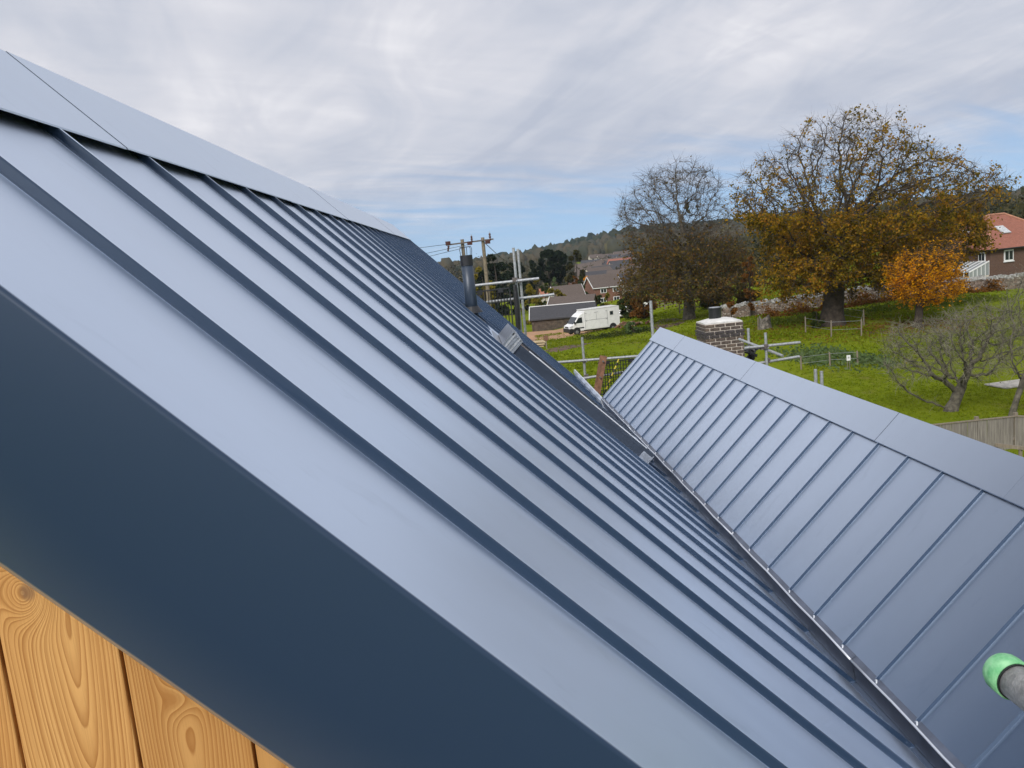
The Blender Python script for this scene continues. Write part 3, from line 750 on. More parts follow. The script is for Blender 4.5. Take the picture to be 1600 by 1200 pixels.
# ------------------------------------------------------------------ electricity pole
PY = 70.
pb = gp(738, 500, PY); po = (pb[0], pb[1], pb[2])
ep = thing('electricity_pole', 'twin leg wooden electricity pole with crossarm behind the flue', 'utility pole', po)
for px, py in ((722, 374), (754, 371)):
    a_ = at(px, py, PY); b_ = np.array([a_[0], a_[1], float(gz(a_[0], a_[1])) - .3]); MB().tube([b_, a_], [.19, .14], 12).build('pole', M_POLE, ep, po)
ca_, cb_ = at(697, 383, PY - .2), at(771, 373.5, PY - .2)
MB().bar(ca_, cb_, .12, .12).build('crossarm', M_RUST, ep, po)
def insul(px, py, h_, tilt=0):
    p = at(px, py, PY - .25); q = p + np.array([tilt, 0, h_])
    n__ = 7; pts = [p + (q - p) * s_ for s_ in np.linspace(0, 1, n__)]
    o = MB().tube(pts, [.06, .11, .06, .11, .06, .10, .05], 10).build('insulator', M_INS, ep, po)
    MB().tube([q, q + [0, 0, .12]], .03, 6).build('terminal', M_GALV, o, po)
    return q
insul(737.5, 379, .55); insul(766, 376, .62); insul(701, 384, -.45, -.1)
for px, py in ((734, 380), (762, 378), (700, 380)):
    MB().box(at(px, py, PY - .28), (.42, .2, .3)).build('switch_box', M_INS, ep, po)
def wire(label, pts, r_=.018):
    m = MB().tube(pts, r_, 5)
    tag(m.build('overhead_wire', M_CABLE), label, 'wire', 'overhead wires at the electricity pole')
L1 = at(697, 382, PY - .2)
def sag(a_, b_, s_, n_=14): return [np.array(a_) + (np.array(b_) - np.array(a_)) * q - np.array([0, 0, s_ * 4 * q * (1 - q)]) for q in np.linspace(0, 1, n_)]
wire('top overhead wire running left from the crossarm', sag(L1, L1 + [-48, 6, 1.6], .8))
wire('middle overhead wire sagging left from the crossarm', sag(at(737, 381, PY - .2), at(737, 381, PY - .2) + [-50, -10, .2], 1.6))
wire('lowest overhead wire sagging left from the pole', sag(at(722, 388, PY - .2), at(722, 388, PY - .2) + [-50, -14, -.8], 1.8))
wire('dark service cable dropping right from the electricity pole towards the village', sag(at(757, 379, PY), at(862, 446, 219), 1.5), .03)

# ------------------------------------------------------------------ vehicles
def wheel(root, x, y, r_, w_):
    tz_ = r_
    o = MB().tube([(x, y - w_ / 2, tz_), (x, y - w_ / 2 + .02, tz_), (x, y + w_ / 2 - .02, tz_), (x, y + w_ / 2, tz_)], [r_ * .93, r_, r_, r_ * .93], 20).build('wheel', M_TYRE, root)
    s_ = 1 if y > 0 else -1
    MB().tube([(x, y + s_ * (w_ / 2 - .005), tz_), (x, y + s_ * (w_ / 2 + .012), tz_)], [r_ * .58, r_ * .45], 16).build('rim', M_RIM, o)
def horsebox(loc, rotz):
    v = thing('horse_van', 'white horse box van parked side-on on the gravel track', 'van', loc, rotz)
    L_ = 6.1; W = 2.05; hb = 2.75
    # local x runs from nose (-) to tail (+), side facing the viewer is -y
    cab = [(-3.05, .42), (-3.05, .80), (-2.98, 1.05), (-2.62, 1.22), (-2.05, 1.98), (-1.78, 2.22), (-1.35, 2.45), (-1.35, .42)]
    c = MB().prism(cab, 'y', -.98, .98).build('cab', M_WHITE, v)
    bv = c.modifiers.new('b', 'BEVEL'); bv.width = .07; bv.segments = 3; bv.limit_method = 'ANGLE'; bv.angle_limit = R(25)
    bx = MB().prism([(-1.345, .48), (-1.345, 2.52), (-1.15, 2.68), (3.0, hb), (3.05, hb - .06), (3.05, .48)], 'y', -1.06, 1.06).build('horse_body', M_WHITE, v)
    bv = bx.modifiers.new('b', 'BEVEL'); bv.width = .04; bv.segments = 2; bv.limit_method = 'ANGLE'; bv.angle_limit = R(25)
    MB().box((.85, 0, hb - .02), (4.3, 2.16, .05), Matrix.Rotation(R(-.9), 3, 'Y')).build('roof_edge', M_WDIRT, v)
    for s_ in (-1, 1):
        # cab side glass, door lines, black rubbing strip
        MB().prism([(-2.42, 1.32), (-1.98, 1.90), (-1.55, 1.95), (-1.52, 1.32)], 'y', s_ * .965, s_ * .99).build('side_window', M_GLASS, v)
        MB().box((-1.80, s_ * .984, .78), (.86, .02, .13)).build('rubbing_strip', M_BLACK, v)
        MB().box((-2.50, s_ * 1.08, 1.42), (.10, .18, .26)).build('mirror', M_BLACK, v)
        MB().prism([(-3.02, .82), (-3.02, 1.02), (-2.72, 1.15), (-2.72, .92)], 'y', s_ * .80, s_ * .985).build('headlight', M_LAMP, v)
        MB().box((3.055, s_ * .9, .95), (.02, .14, .3)).build('tail_light', M_RED, v)
        wheel(v, -2.25, s_ * .89, .35, .22); wheel(v, 2.15, s_ * .975, .35, .22)
    for s_ in (-1,):
        for x0, x1, z0, z1 in ((-1.2, 1.52, .55, 1.52), (-1.2, .16, 1.54, 2.40), (.20, 1.52, 1.54, 2.42)):
            d_ = MB().box(((x0 + x1) / 2, s_ * 1.066, (z0 + z1) / 2), (x1 - x0 - .03, .016, z1 - z0 - .03)).build('ramp_door' if z0 < 1 else 'upper_door', M_WHITE, v)
            for q in (x0 + .12, x1 - .12): MB().box((q, s_ * 1.08, z1 - .06), (.16, .03, .05)).build('hinge', M_GALV, d_)
        MB().box((.16, s_ * 1.062, 1.53), (2.8, .012, .02)).build('door_seam', M_ANTH, v)
        for x in (-1.21, .18, 1.53): MB().box((x, s_ * 1.062, 1.5), (.02, .012, 1.9)).build('door_seam', M_ANTH, v)
        wn = MB().box((2.05, s_ * 1.066, 2.05), (.50, .02, .52)).build('body_window', M_WDIRT, v)
        MB().box((2.05, s_ * 1.078, 2.05), (.38, .012, .40)).build('pane', M_GLASS, wn)
        MB().tube([(2.15, s_ * 1.05, .46), (2.15, s_ * 1.066, .46)], .45, 20).build('wheel_arch', M_BLACK, v)
        MB().tube([(-2.25, s_ * .972, .46), (-2.25, s_ * .986, .46)], .43, 20).build('wheel_arch', M_BLACK, v)
    MB().prism([(-2.60, 1.25), (-2.08, 1.95), (-2.05, 1.94), (-2.56, 1.24)], 'y', -.85, .85).build('windscreen', M_GLASS, v).location = (-.03, 0, .035)
    bp = MB().prism([(-3.12, .34), (-3.12, .74), (-2.98, .80), (-2.60, .72), (-2.60, .34)], 'y', -1.0, 1.0).build('bumper', M_BLACK, v)
    MB().box((-3.09, 0, .92), (.03, .9, .14)).build('grille', M_BLACK, v)
    MB().box((.7, 0, .42), (4.4, 1.7, .18)).build('chassis', M_BLACK, v)
    return v
vp = gp(925, 512, 93.5)
horsebox(vp, R(15))
def car(label, loc, rotz, mat, group=None):
    v = thing('parked_car', label, 'car', loc, rotz, group)
    body = [(-2.1, .28), (-2.12, .62), (-1.95, .78), (-1.1, .90), (-.55, 1.38), (.95, 1.42), (1.75, .98), (2.05, .92), (2.1, .5), (2.05, .28)]
    b_ = MB().prism(body, 'y', -.85, .85).build('body', mat, v)
    bv = b_.modifiers.new('b', 'BEVEL'); bv.width = .09; bv.segments = 3; bv.limit_method = 'ANGLE'; bv.angle_limit = R(20)
    for s_ in (-1, 1):
        MB().prism([(-.92, .94), (-.48, 1.31), (.90, 1.34), (1.42, 1.0)], 'y', s_ * .835, s_ * .858).build('side_window', M_GLASS, v)
        MB().box((2.06, s_ * .65, .78), (.06, .3, .18)).build('tail_light', M_RED, v)
        MB().box((-2.08, s_ * .62, .66), (.06, .34, .14)).build('headlight', M_LAMP, v)
        for x in (-1.3, 1.3): wheel(v, x, s_ * .78, .31, .2)
    return v
c1 = gp(970, 500, 112); car('white car nose just showing behind the tail of the horse van', c1, R(60), M_WHITE)
c2 = gp(1000, 492, 118); car('white car parked before the rail fence under the bare tree', c2, R(8), M_WHITE)

# ------------------------------------------------------------------ trees
def in_poly(poly, x, y):
    poly = np.array(poly, float); ins = np.zeros(len(x), bool); n = len(poly); j = n - 1
    for i in range(n):
        xi, yi = poly[i]; xj, yj = poly[j]
        c = ((yi > y) != (yj > y)) & (x < (xj - xi) * (y - yi) / (yj - yi + 1e-12) + xi)
        ins ^= c; j = i
    return ins
def crown_points(poly, D, n, depth, rg, shell=.0):
    """points through the volume of a crown whose outline is poly, standing at distance D"""
    poly = np.array(poly, float); lo, hi = poly.min(0), poly.max(0); out = []
    while len(out) < n:
        x = rg.uniform(lo[0], hi[0], n * 2); y = rg.uniform(lo[1], hi[1], n * 2)
        k = in_poly(poly, x, y)
        for px, py in zip(x[k], y[k]): out.append((px, py))
    out = np.array(out[:n])
    # half width of each row
    rows = np.linspace(lo[1], hi[1], 40); cx = np.zeros(40); hw = np.ones(40)
    xs = np.linspace(lo[0], hi[0], 160)
    for q, ry in enumerate(rows):
        k = in_poly(poly, xs, np.full(160, ry + 1e-3))
        if k.any(): cx[q] = (xs[k].min() + xs[k].max()) / 2; hw[q] = max(4, (xs[k].max() - xs[k].min()) / 2)
    c = np.interp(out[:, 1], rows, cx); h = np.interp(out[:, 1], rows, hw)
    ql = clip(1 - ((out[:, 0] - c) / h) ** 2, 0.02, 1) ** .5
    w = rg.uniform(-1, 1, n) * ql * depth * h / hw.max()
    P = np.array([at(px, py, D) for px, py in out]); P[:, 1] += w
    return P
def colonize(att, trunk, step, kill, rg, iters=140, jit=.18, bias=(0, 0, .0)):
    nodes = [np.array(p, float) for p in trunk]; par = [-1] + list(range(len(trunk) - 1))
    att = att.copy(); N = np.array(nodes)
    d = np.linalg.norm(att[:, None] - N[None], axis=2); near = d.argmin(1); nd = d.min(1)
    bias = np.array(bias)
    for it in range(iters):
        al = nd > kill
        if not al.any(): break
        att, near, nd = att[al], near[al], nd[al]
        N = np.array(nodes)
        v = att - N[near]; v /= np.linalg.norm(v, axis=1)[:, None] + 1e-9
        acc = np.zeros((len(N), 3)); np.add.at(acc, near, v); cnt = np.bincount(near, minlength=len(N))
        idx = np.nonzero(cnt)[0]; new = []
        for i in idx:
            dv = acc[i] / (np.linalg.norm(acc[i]) + 1e-9) + rg.normal(0, jit, 3) + bias
            dv /= np.linalg.norm(dv); p = N[i] + dv * step
            new.append(p); par.append(int(i))
        new = np.array(new); base = len(nodes); nodes += list(new)
        dn = np.linalg.norm(att[:, None] - new[None], axis=2); m = dn.min(1); a = dn.argmin(1)
        b = m < nd - 1e-6; near[b] = base + a[b]; nd[b] = m[b]
        if not b.any() and it > 5: break
    return np.array(nodes), np.array(par)
def radii(par, tip, ex, rmax=None):
    n = len(par); r = np.zeros(n)
    for i in range(n - 1, -1, -1):
        if r[i] == 0: r[i] = tip ** ex
        if par[i] >= 0: r[par[i]] += r[i]
    r = r ** (1 / ex)
    if rmax: r *= 1 if r[0] <= 0 else 1
    return r
def skin(nodes, par, r, rmin=0.):
    """tapered tubes along every chain of the skeleton"""
    n = len(nodes); ch = [[] for _ in range(n)]
    for i in range(n):
        if par[i] >= 0: ch[par[i]].append(i)
    m = MB(); stack = [(0, None)]
    while stack:
        i, st = stack.pop(); path = [st, i] if st is not None else [i]
        while ch[i]:
            c = sorted(ch[i], key=lambda q: -r[q])
            for q in c[1:]: stack.append((q, i))
            i = c[0]; path.append(i)
        rad = [r[q] for q in path]
        if st is not None: rad[0] = min(rad[0], rad[1] * 1.15)
        if len(path) < 2 or max(rad) < rmin: continue
        k = 10 if rad[0] > .2 else 7 if rad[0] > .08 else 4 if rad[0] > .03 else 3
        m.tube([nodes[q] for q in path], rad, k, caps=False)
    return m
def twigs(starts, dirs, length, rad, rg, droop=0., segs=3, curl=.35):
    """bunches of thin three-sided twigs; returns verts, faces and the points along them"""
    n = len(starts); P = [starts]; d = dirs.copy()
    L_ = length * rg.uniform(.5, 1.2, (n, 1))
    for s_ in range(segs):
        d = d + rg.normal(0, curl, (n, 3)); d[:, 2] -= droop; d /= np.linalg.norm(d, axis=1)[:, None]
        P.append(P[-1] + d * L_ / segs)
    P = np.stack(P, 1)                                      # n, segs+1, 3
    a = np.cross(dirs, rg.normal(0, 1, (n, 3))); a /= np.linalg.norm(a, axis=1)[:, None] + 1e-9
    b = np.cross(dirs, a); b /= np.linalg.norm(b, axis=1)[:, None] + 1e-9
    taper = np.linspace(1, .35, segs + 1)[None, :, None] * rad
    ring = [P + taper * (a[:, None] * math.cos(q) + b[:, None] * math.sin(q)) for q in (0, 2.094, 4.189)]
    V = np.stack(ring, 2).reshape(-1, 3); k = segs + 1
    base = (np.arange(n) * k * 3)[:, None, None] + (np.arange(segs) * 3)[None, :, None]
    F = []
    for q in range(3):
        q2 = (q + 1) % 3
        F.append(np.stack([base + q, base + q2, base + 3 + q2, base + 3 + q], -1).reshape(-1, 4))
    return V, np.concatenate(F), P
def leaves(pts, size, rg, flat=.0, aspect=.7):
    n = len(pts); a = rg.normal(0, 1, (n, 3)); a[:, 2] *= 1 - flat; a /= np.linalg.norm(a, axis=1)[:, None]
    b = np.cross(a, rg.normal(0, 1, (n, 3))); b[:, 2] *= 1 - flat; b /= np.linalg.norm(b, axis=1)[:, None] + 1e-9
    s_ = size * rg.uniform(.55, 1.35, (n, 1)); a *= s_; b *= s_ * aspect
    V = np.stack([pts - a, pts - b * .9 + a * .1, pts + a, pts + b], 1).reshape(-1, 3)
    return V, np.arange(n * 4).reshape(-1, 4)
def tree(name, label, base, att, trunk, step, kill, tip, ex, bark, twigm, leafm, twig, leaf, rg, group=None, leafsel=None, lsize=.12, jit=.18, rfix=None, droop=0., flat=0., bias=(0, 0, 0), cat='tree', tw_rad=.011, leaf_jit=.12, twsel=None):
    o = (float(base[0]), float(base[1]), float(base[2]))
    root = thing(name, label, cat, o, 0, group)
    nodes, par = colonize(att, trunk, step, kill, rg, jit=jit, bias=bias)
    r = radii(par, tip, ex)
    if rfix:                                                # bring the butt to its measured girth, fading out up the limbs
        f = rfix / r[len(trunk) // 2]; r = r * (1 + (f - 1) * sm(tip * 3, r[len(trunk) // 2], r))
    nt_ = len(trunk)
    r[0] *= 1.55
    if nt_ > 3: r[1] *= 1.18
    o3 = np.array(o)
    skin(nodes - o3, par, r).build('trunk', bark, root, smooth=True, fix=False)
    thin = np.nonzero(r < tip * 4.2)[0]; thin = thin[thin > nt_]
    pts_all = []
    if twig:
        n, ln = twig
        pool = thin if twsel is None else thin[twsel(nodes[thin], rg)]
        pick = rg.choice(pool, n); st = nodes[pick]; d0 = nodes[pick] - nodes[par[pick]]; d0 /= np.linalg.norm(d0, axis=1)[:, None] + 1e-9
        d = d0 + rg.normal(0, .65, (n, 3)); d /= np.linalg.norm(d, axis=1)[:, None]
        V, F, P = twigs(st - o3, d, ln, tw_rad, rg, droop)
        np_mesh('twigs', V, F, twigm, root)
        pts_all = P.reshape(-1, 3)
    if leaf:
        src = pts_all if len(pts_all) else nodes[thin] - o3
        if leafsel is not None: src = src[leafsel(src + o3, rg)]
        p = src[rg.integers(0, len(src), leaf)] + rg.normal(0, leaf_jit, (leaf, 3))
        V, F = leaves(p, lsize, rg, flat)
        np_mesh('crown', V, F, leafm, root)
    return root

def pxy(P):                                                 # image position of points (only used to choose where leaves still hang)
    q = P - np.array([0, 0, H]); d = q @ cf
    return 800 + FPX * (q @ cr) / d, 600 - FPX * (q @ cu) / d
rg = np.random.default_rng(3)
# --- old beech
DB = 60.6
poly = [(1146, 292), (1172, 258), (1212, 236), (1240, 208), (1272, 184), (1330, 174), (1388, 181), (1424, 203), (1452, 228), (1492, 252), (1530, 264), (1572, 288), (1562, 312), (1524, 336), (1528, 372),
        (1506, 405), (1468, 428), (1424, 444), (1385, 458), (1330, 452), (1300, 440), (1262, 466), (1222, 470), (1186, 462), (1180, 436), (1206, 402), (1188, 366), (1152, 346), (1150, 318)]
b0 = at(1300, 510, DB); b0[2] = gz(b0[0], b0[1])
trunk = [b0 - [0, 0, .3], b0 + [.02, 0, .7], at(1302, 480, DB), at(1303, 455, DB), at(1303, 430, DB), at(1304, 408, DB), at(1307, 385, DB)]
def selB(P, g):
    px, py = pxy(P); p = np.where(py > 335, .9, (np.where(px > 1330, .14, .05) + .22 * sm(265, 335, py)) * (np.sin(P[:, 0] * 1.9 + np.sin(P[:, 2] * 2.3)) * np.sin(P[:, 1] * 1.7 + P[:, 2] * 1.5) > .05) * 2.2)
    low = (py > 440) & (px > 1280) & (px < 1400)
    cl_ = np.sin(P[:, 0] * 1.3 + 1.1 * np.sin(P[:, 2] * 1.4)) * np.sin(P[:, 1] * 1.2 + 1.3 * np.sin(P[:, 0] * .9)) * np.sin(P[:, 2] * 1.6 + P[:, 0] * .4)
    p = p * np.where(cl_ > -.02, 1., .13)
    return g.random(len(P)) < p * np.where(low, .35, 1)
tree('beech_tree', 'huge spreading beech with golden brown leaves and sparse wind-blown top', b0, crown_points(poly, DB, 3000, 7.5, rg), trunk, .50, .62, .019, 2.02, M_BARKD, M_TWIG, M_LBEECH, (12000, 1.15), 56000, rg, leafsel=selB, lsize=.10, rfix=.74, jit=.22, bias=(.05, 0, .03), leaf_jit=.16)
# --- half bare tree
DT = 86.
poly = [(958, 352), (962, 328), (982, 296), (1010, 268), (1045, 252), (1080, 249), (1112, 264), (1132, 294), (1138, 330), (1150, 362), (1172, 400), (1176, 440), (1150, 468), (1110, 474), (1060, 472), (1015, 470), (972, 466), (962, 446), (985, 420), (985, 385), (972, 365)]
b1 = gp(1077, 495, DT)
trunk = [b1 - [0, 0, .3], b1 + [0, 0, .9], at(1076, 472, DT), at(1074, 440, DT), at(1072, 410, DT), at(1070, 378, DT)]
def selT(P, g):
    px, py = pxy(P); return g.random(len(P)) < .015 + .98 * sm(352, 405, py)
tree('bare_topped_tree', 'tall tree bare above with brown leaves clinging below, left of the beech', b1, crown_points(poly, DT, 2000, 6.0, rg), trunk, .58, .72, .018, 2.1, M_BARK, M_TWIG, M_LBARE, (13000, 1.3), 17000, rg, leafsel=selT, lsize=.125, rfix=.46, jit=.2, droop=.02, bias=(0, 0, .05), leaf_jit=.22, tw_rad=.012)
# --- small orange tree
DO = 55.
poly = [(1386, 425), (1384, 410), (1400, 408), (1412, 390), (1440, 388), (1452, 370), (1466, 382), (1482, 374), (1500, 376), (1512, 384), (1500, 402), (1492, 420), (1508, 440), (1502, 458), (1478, 468), (1450, 474), (1425, 478), (1402, 466), (1390, 452)]
b2 = gp(1434, 524, DO)
trunk = [b2 - [0, 0, .2], b2 + [0, 0, .4], at(1435, 500, DO), at(1437, 478, DO), at(1440, 455, DO)]
tree('orange_maple', 'small tree with vivid orange leaves in front of the brick house', b2, crown_points(poly, DO, 700, 2.6, rg), trunk, .24, .30, .012, 2.2, M_BARKD, M_TWIG, M_LORANGE, (2400, .6), 9500, rg, leafsel=lambda P, g: g.random(len(P)) < .18 + .82 * sm(385, 432, pxy(P)[1]), lsize=.075, rfix=.26, jit=.22, flat=.55, leaf_jit=.09, tw_rad=.008)
# --- old apple tree
DA = 30.2
poly = [(1386, 592), (1384, 560), (1384, 528), (1398, 506), (1438, 500), (1470, 498), (1500, 482), (1540, 470), (1585, 476), (1605, 500), (1600, 545), (1566, 572), (1540, 590), (1508, 588), (1478, 600), (1450, 585), (1420, 596), (1398, 606)]
b3 = gp(1486, 645, DA)
trunk = [b3 - [0, 0, .15], b3 + [.03, 0, .12], at(1492, 628, DA), at(1498, 612, DA), at(1503, 603, DA)]
n0 = colonize
att = crown_points(poly, DA, 900, 1.9, rg)
tree('apple_tree', 'gnarled leafless apple tree with forked leaning trunk on the lawn', b3, att, trunk, .17, .24, .011, 1.95, M_BARKL, M_TWIGL, M_LYEL, (3600, .55), 260, rg, lsize=.03, rfix=.21, jit=.3, droop=-.03, tw_rad=.0065)
# --- leafless thicket stems at the right edge
DS = 27.5
poly = [(1560, 560), (1566, 520), (1574, 470), (1585, 425), (1600, 408), (1640, 400), (1690, 430), (1700, 520), (1680, 590), (1620, 590), (1575, 590)]
b4 = gp(1580, 655, DS)
trunk = [b4 - [0, 0, .15], b4 + [.03, 0, .3], at(1588, 625, DS), at(1597, 600, DS)]
tree('bare_thorn_tree', 'leafless many stemmed thorn tree at the right edge by the board fence', b4, crown_points(poly, DS, 620, 1.6, rg), trunk, .17, .22, .008, 2.05, M_BARKL, M_TWIGL, None, (2000, .55), 0, rg, rfix=.10, jit=.24, tw_rad=.0048)

# --- smaller trees and shrubs: short stem, limbs and a crown of leaf-sized faces
def shrub(name, label, px, py_base, D, width_px, height_px, leafm, n, ls, cat='tree', group=None, shape='round', bark=M_BARKD, seed=0, lift=.12, flat=0.):
    g = np.random.default_rng(100 + seed); b = gp(px, py_base, D); s_ = D / FPX; w_ = width_px * s_ / 2
    top = at(px, py_base - height_px, D); hh = top[2] - b[2]
    root = thing(name, label, cat, b, 0, group)
    z0 = hh * lift
    k = max(5, int(n ** .5 / 5)); m = MB()
    m.tube([(0, 0, -.15), (0, 0, z0 + hh * .1), (w_ * .05, 0, hh * .6), (0, 0, hh * .9)], [max(.05, w_ * .09), max(.04, w_ * .07), w_ * .04, .02], 7)
    cl = []
    for q in range(k * 3):
        v = g.uniform(0, 1)
        if shape == 'cone': rr_ = w_ * (1 - v) ** .8 * .9 + .05; zc_ = z0 + (hh - z0) * v * .98
        elif shape == 'flat': rr_ = w_ * (.35 + .65 * math.sin(math.pi * min(1, v * .9 + .1))); zc_ = z0 + (hh - z0) * v
        else: rr_ = w_ * max(.15, math.sin(math.pi * (.12 + .80 * v)) ** .7); zc_ = z0 + (hh - z0) * v
        a_ = g.uniform(0, 6.283); ra = rr_ * g.uniform(.35, .95) ** .6
        c = np.array([math.cos(a_) * ra, math.sin(a_) * ra, zc_]); cl.append((c, max(.18, w_ * g.uniform(.16, .34))))
        if q % 2 == 0: m.tube([(0, 0, zc_ * .55), tuple(c * [.6, .6, .85]), tuple(c)], [w_ * .03 + .01, w_ * .018 + .008, .008], 4)
    m.build('trunk', bark, root, smooth=True)
    ci = g.integers(0, len(cl), n); C = np.array([cl[q][0] for q in ci]); S = np.array([cl[q][1] for q in ci])
    d = g.normal(0, 1, (n, 3)); d /= np.linalg.norm(d, axis=1)[:, None]; d[:, 2] *= .75
    p = C + d * (S * g.uniform(.2, 1, n) ** .5)[:, None]; p[:, 2] = np.maximum(p[:, 2], .05)
    V, F = leaves(p, ls, g, flat); np_mesh('crown', V, F, leafm, root)
    return root
PG = 'trees around the village below the hill'
shrub('scots_pine', 'left one of two tall dark pines before the hill', 858, 437, 235, 36, 44, M_LDARK, 2600, .55, shape='flat', seed=1, lift=.45, group=PG)
shrub('scots_pine', 'right one of two tall dark pines before the hill', 876, 436, 240, 34, 42, M_LDARK, 2600, .55, shape='flat', seed=2, lift=.42, group=PG)
shrub('broad_oak', 'round dark olive tree right of the two tall pines', 901, 434, 228, 32, 40, leafmat('olive_leaves', [(.030, .034, .012), (.052, .050, .016), (.075, .066, .02)]), 2600, .5, seed=3, lift=.1, group=PG)
shrub('dark_conifer', 'pointed dark conifer left of the two tall pines', 834, 440, 230, 22, 34, M_LDARK, 1500, .5, shape='cone', seed=4, group=PG)
shrub('evergreen_oak', 'wide dark evergreen crown behind the electricity pole', 775, 442, 205, 60, 40, M_LDARK, 3000, .5, seed=5, lift=.05, group=PG)
shrub('evergreen_oak', 'low dark evergreen between the electricity pole and the scaffold uprights', 808, 446, 200, 40, 34, M_LDARK, 2200, .5, seed=6, lift=.05, group=PG)
shrub('yellow_maple', 'yellow green rounded tree behind the brick guard', 756, 462, 150, 38, 42, M_LYEL, 2400, .36, seed=7, lift=.1, group=PG)
shrub('yellow_birch', 'upright yellow tree right of the scaffold uprights', 839, 455, 165, 16, 22, M_LYEL, 1300, .3, seed=8, lift=.1, group=PG)
shrub('golden_shrub', 'low golden green shrub right of the scaffold uprights', 825, 461, 150, 24, 16, M_LYEL, 1300, .28, cat='shrub', seed=9, lift=.05, group=PG)
shrub('golden_shrub', 'spreading yellow shrub in front of the red roofed house', 868, 461, 150, 34, 10, M_LYEL, 1200, .26, cat='shrub', seed=10, lift=.05, group=PG)
shrub('green_bush', 'dark green bush between the yellow tree and the red roof', 851, 456, 175, 14, 15, M_LGREEN, 900, .32, cat='shrub', seed=11, lift=.05, group=PG)
shrub('garden_tree', 'grey green tree between the two gabled houses', 908, 455, 195, 16, 22, M_LGREEN, 1100, .32, seed=12, lift=.08, group=PG)
shrub('garden_tree', 'small orange tree above the gabled houses', 916, 440, 215, 9, 13, M_LORANGE, 700, .32, seed=13, lift=.08, group=PG)
shrub('garden_tree', 'rusty tree above the pale gabled house', 898, 444, 205, 14, 14, M_LRUST, 900, .32, seed=14, lift=.08, group=PG)
shrub('garden_tree', 'blue green conifer left of the red roof', 866, 442, 215, 12, 14, M_LTEAL, 800, .32, shape='cone', seed=15, lift=.05, group=PG)
shrub('garden_hedge_bush', 'clipped dark green bush below the red brick house', 937, 469, 150, 14, 7, M_LGREEN, 700, .24, cat='shrub', seed=16, lift=.02, group=PG)
shrub('garden_hedge_bush', 'small bright green bush right of the dark barn roof', 949, 470, 145, 8, 12, M_LYEL, 600, .22, cat='shrub', seed=17, lift=.02, group=PG)
shrub('holly_bush', 'dark green thicket at the left foot of the bare topped tree', 985, 486, 104, 42, 26, M_LGREEN, 2600, .22, cat='shrub', seed=18, lift=.02)
shrub('rust_thicket', 'rusty brown thicket under the left side of the bare topped tree', 1005, 486, 98, 50, 22, M_LRUST, 2200, .2, cat='shrub', seed=19, lift=.02)
shrub('laurel_thicket', 'dark green thicket behind the trunk of the bare topped tree', 1115, 484, 96, 50, 40, M_LGREEN, 3000, .22, cat='shrub', seed=20, lift=.02)
shrub('bronze_thicket', 'bronze thicket between the two large trees', 1165, 470, 92, 52, 50, M_LBARE, 3600, .2, cat='shrub', seed=21, lift=.04)
shrub('orange_sapling', 'slender orange sapling between the two large trees', 1172, 462, 78, 22, 66, M_LRUST, 1500, .15, seed=22, lift=.1)
shrub('garden_conifer', 'dark green garden tree left of the brick house', 1440, 452, 92, 110, 92, M_LBARE, 6500, .2, seed=23, lift=.02)
shrub('garden_conifer', 'dull green garden tree touching the brick house roof', 1490, 450, 96, 80, 98, M_LGREEN, 5200, .2, seed=24, lift=.02)
shrub('flower_planter', 'rusty leaved shrub in a barrel behind the chimney', 1143, 494, 74, 16, 22, M_LRUST, 500, .12, cat='shrub', seed=25, lift=.4)
shrub('ivy_clump', 'leafy clump at the left foot of the beech trunk', 1276, 506, 59.5, 18, 22, M_LGREEN, 700, .09, cat='shrub', seed=26, lift=.02)
shrub('bramble_clump', 'green bramble clump in the grass left of the chimney', 990, 522, 78, 26, 18, M_LTEAL, 900, .12, cat='shrub', seed=27, lift=.02)
def lowplants(name, label, x0, x1, py, D, hgt, mat, n, ls, depth=2.):
    g = np.random.default_rng(int(x0)); P = []
    a_, b_ = at(x0, py, D), at(x1, py, D)
    u = g.random(n); y = D + g.normal(0, depth, n); x = a_[0] + (b_[0] - a_[0]) * u + g.normal(0, .3, n); z = gz(x, y) + g.uniform(.02, 1, n) ** 1.5 * hgt * (.5 + .5 * np.sin(u * 23 + x))
    V, F = leaves(np.stack([x, y, np.maximum(z, gz(x, y) + .02)], -1), ls, g); o = np_mesh(name, V, F, mat)
    return tag(o, label, 'plants', kind='stuff')
lowplants('nettles', 'patch of dark blue green nettles in the meadow right of the scaffold', 1242, 1330, 541, 46, .4, M_LTEAL, 2000, .10)
lowplants('nettles', 'second patch of nettles beside the white notice', 1342, 1378, 553, 43.5, .4, M_LTEAL, 900, .09, 1.2)
lowplants('long_grass', 'strip of long rank grass below the stone wall', 1180, 1560, 481, 68, .5, leafmat('rank_grass', [(.075, .11, .014), (.11, .145, .02), (.15, .165, .03)]), 4500, .11, 1.5)
lowplants('bracken', 'rusty bracken along the foot of the stone wall', 1195, 1560, 470, 74.5, 1.1, M_LRUST, 6500, .11, .6)
lowplants('rough_weeds', 'rough weeds along the edge of the gravel track', 905, 1010, 521, 80, .4, M_LGREEN, 2600, .10, 1.5)

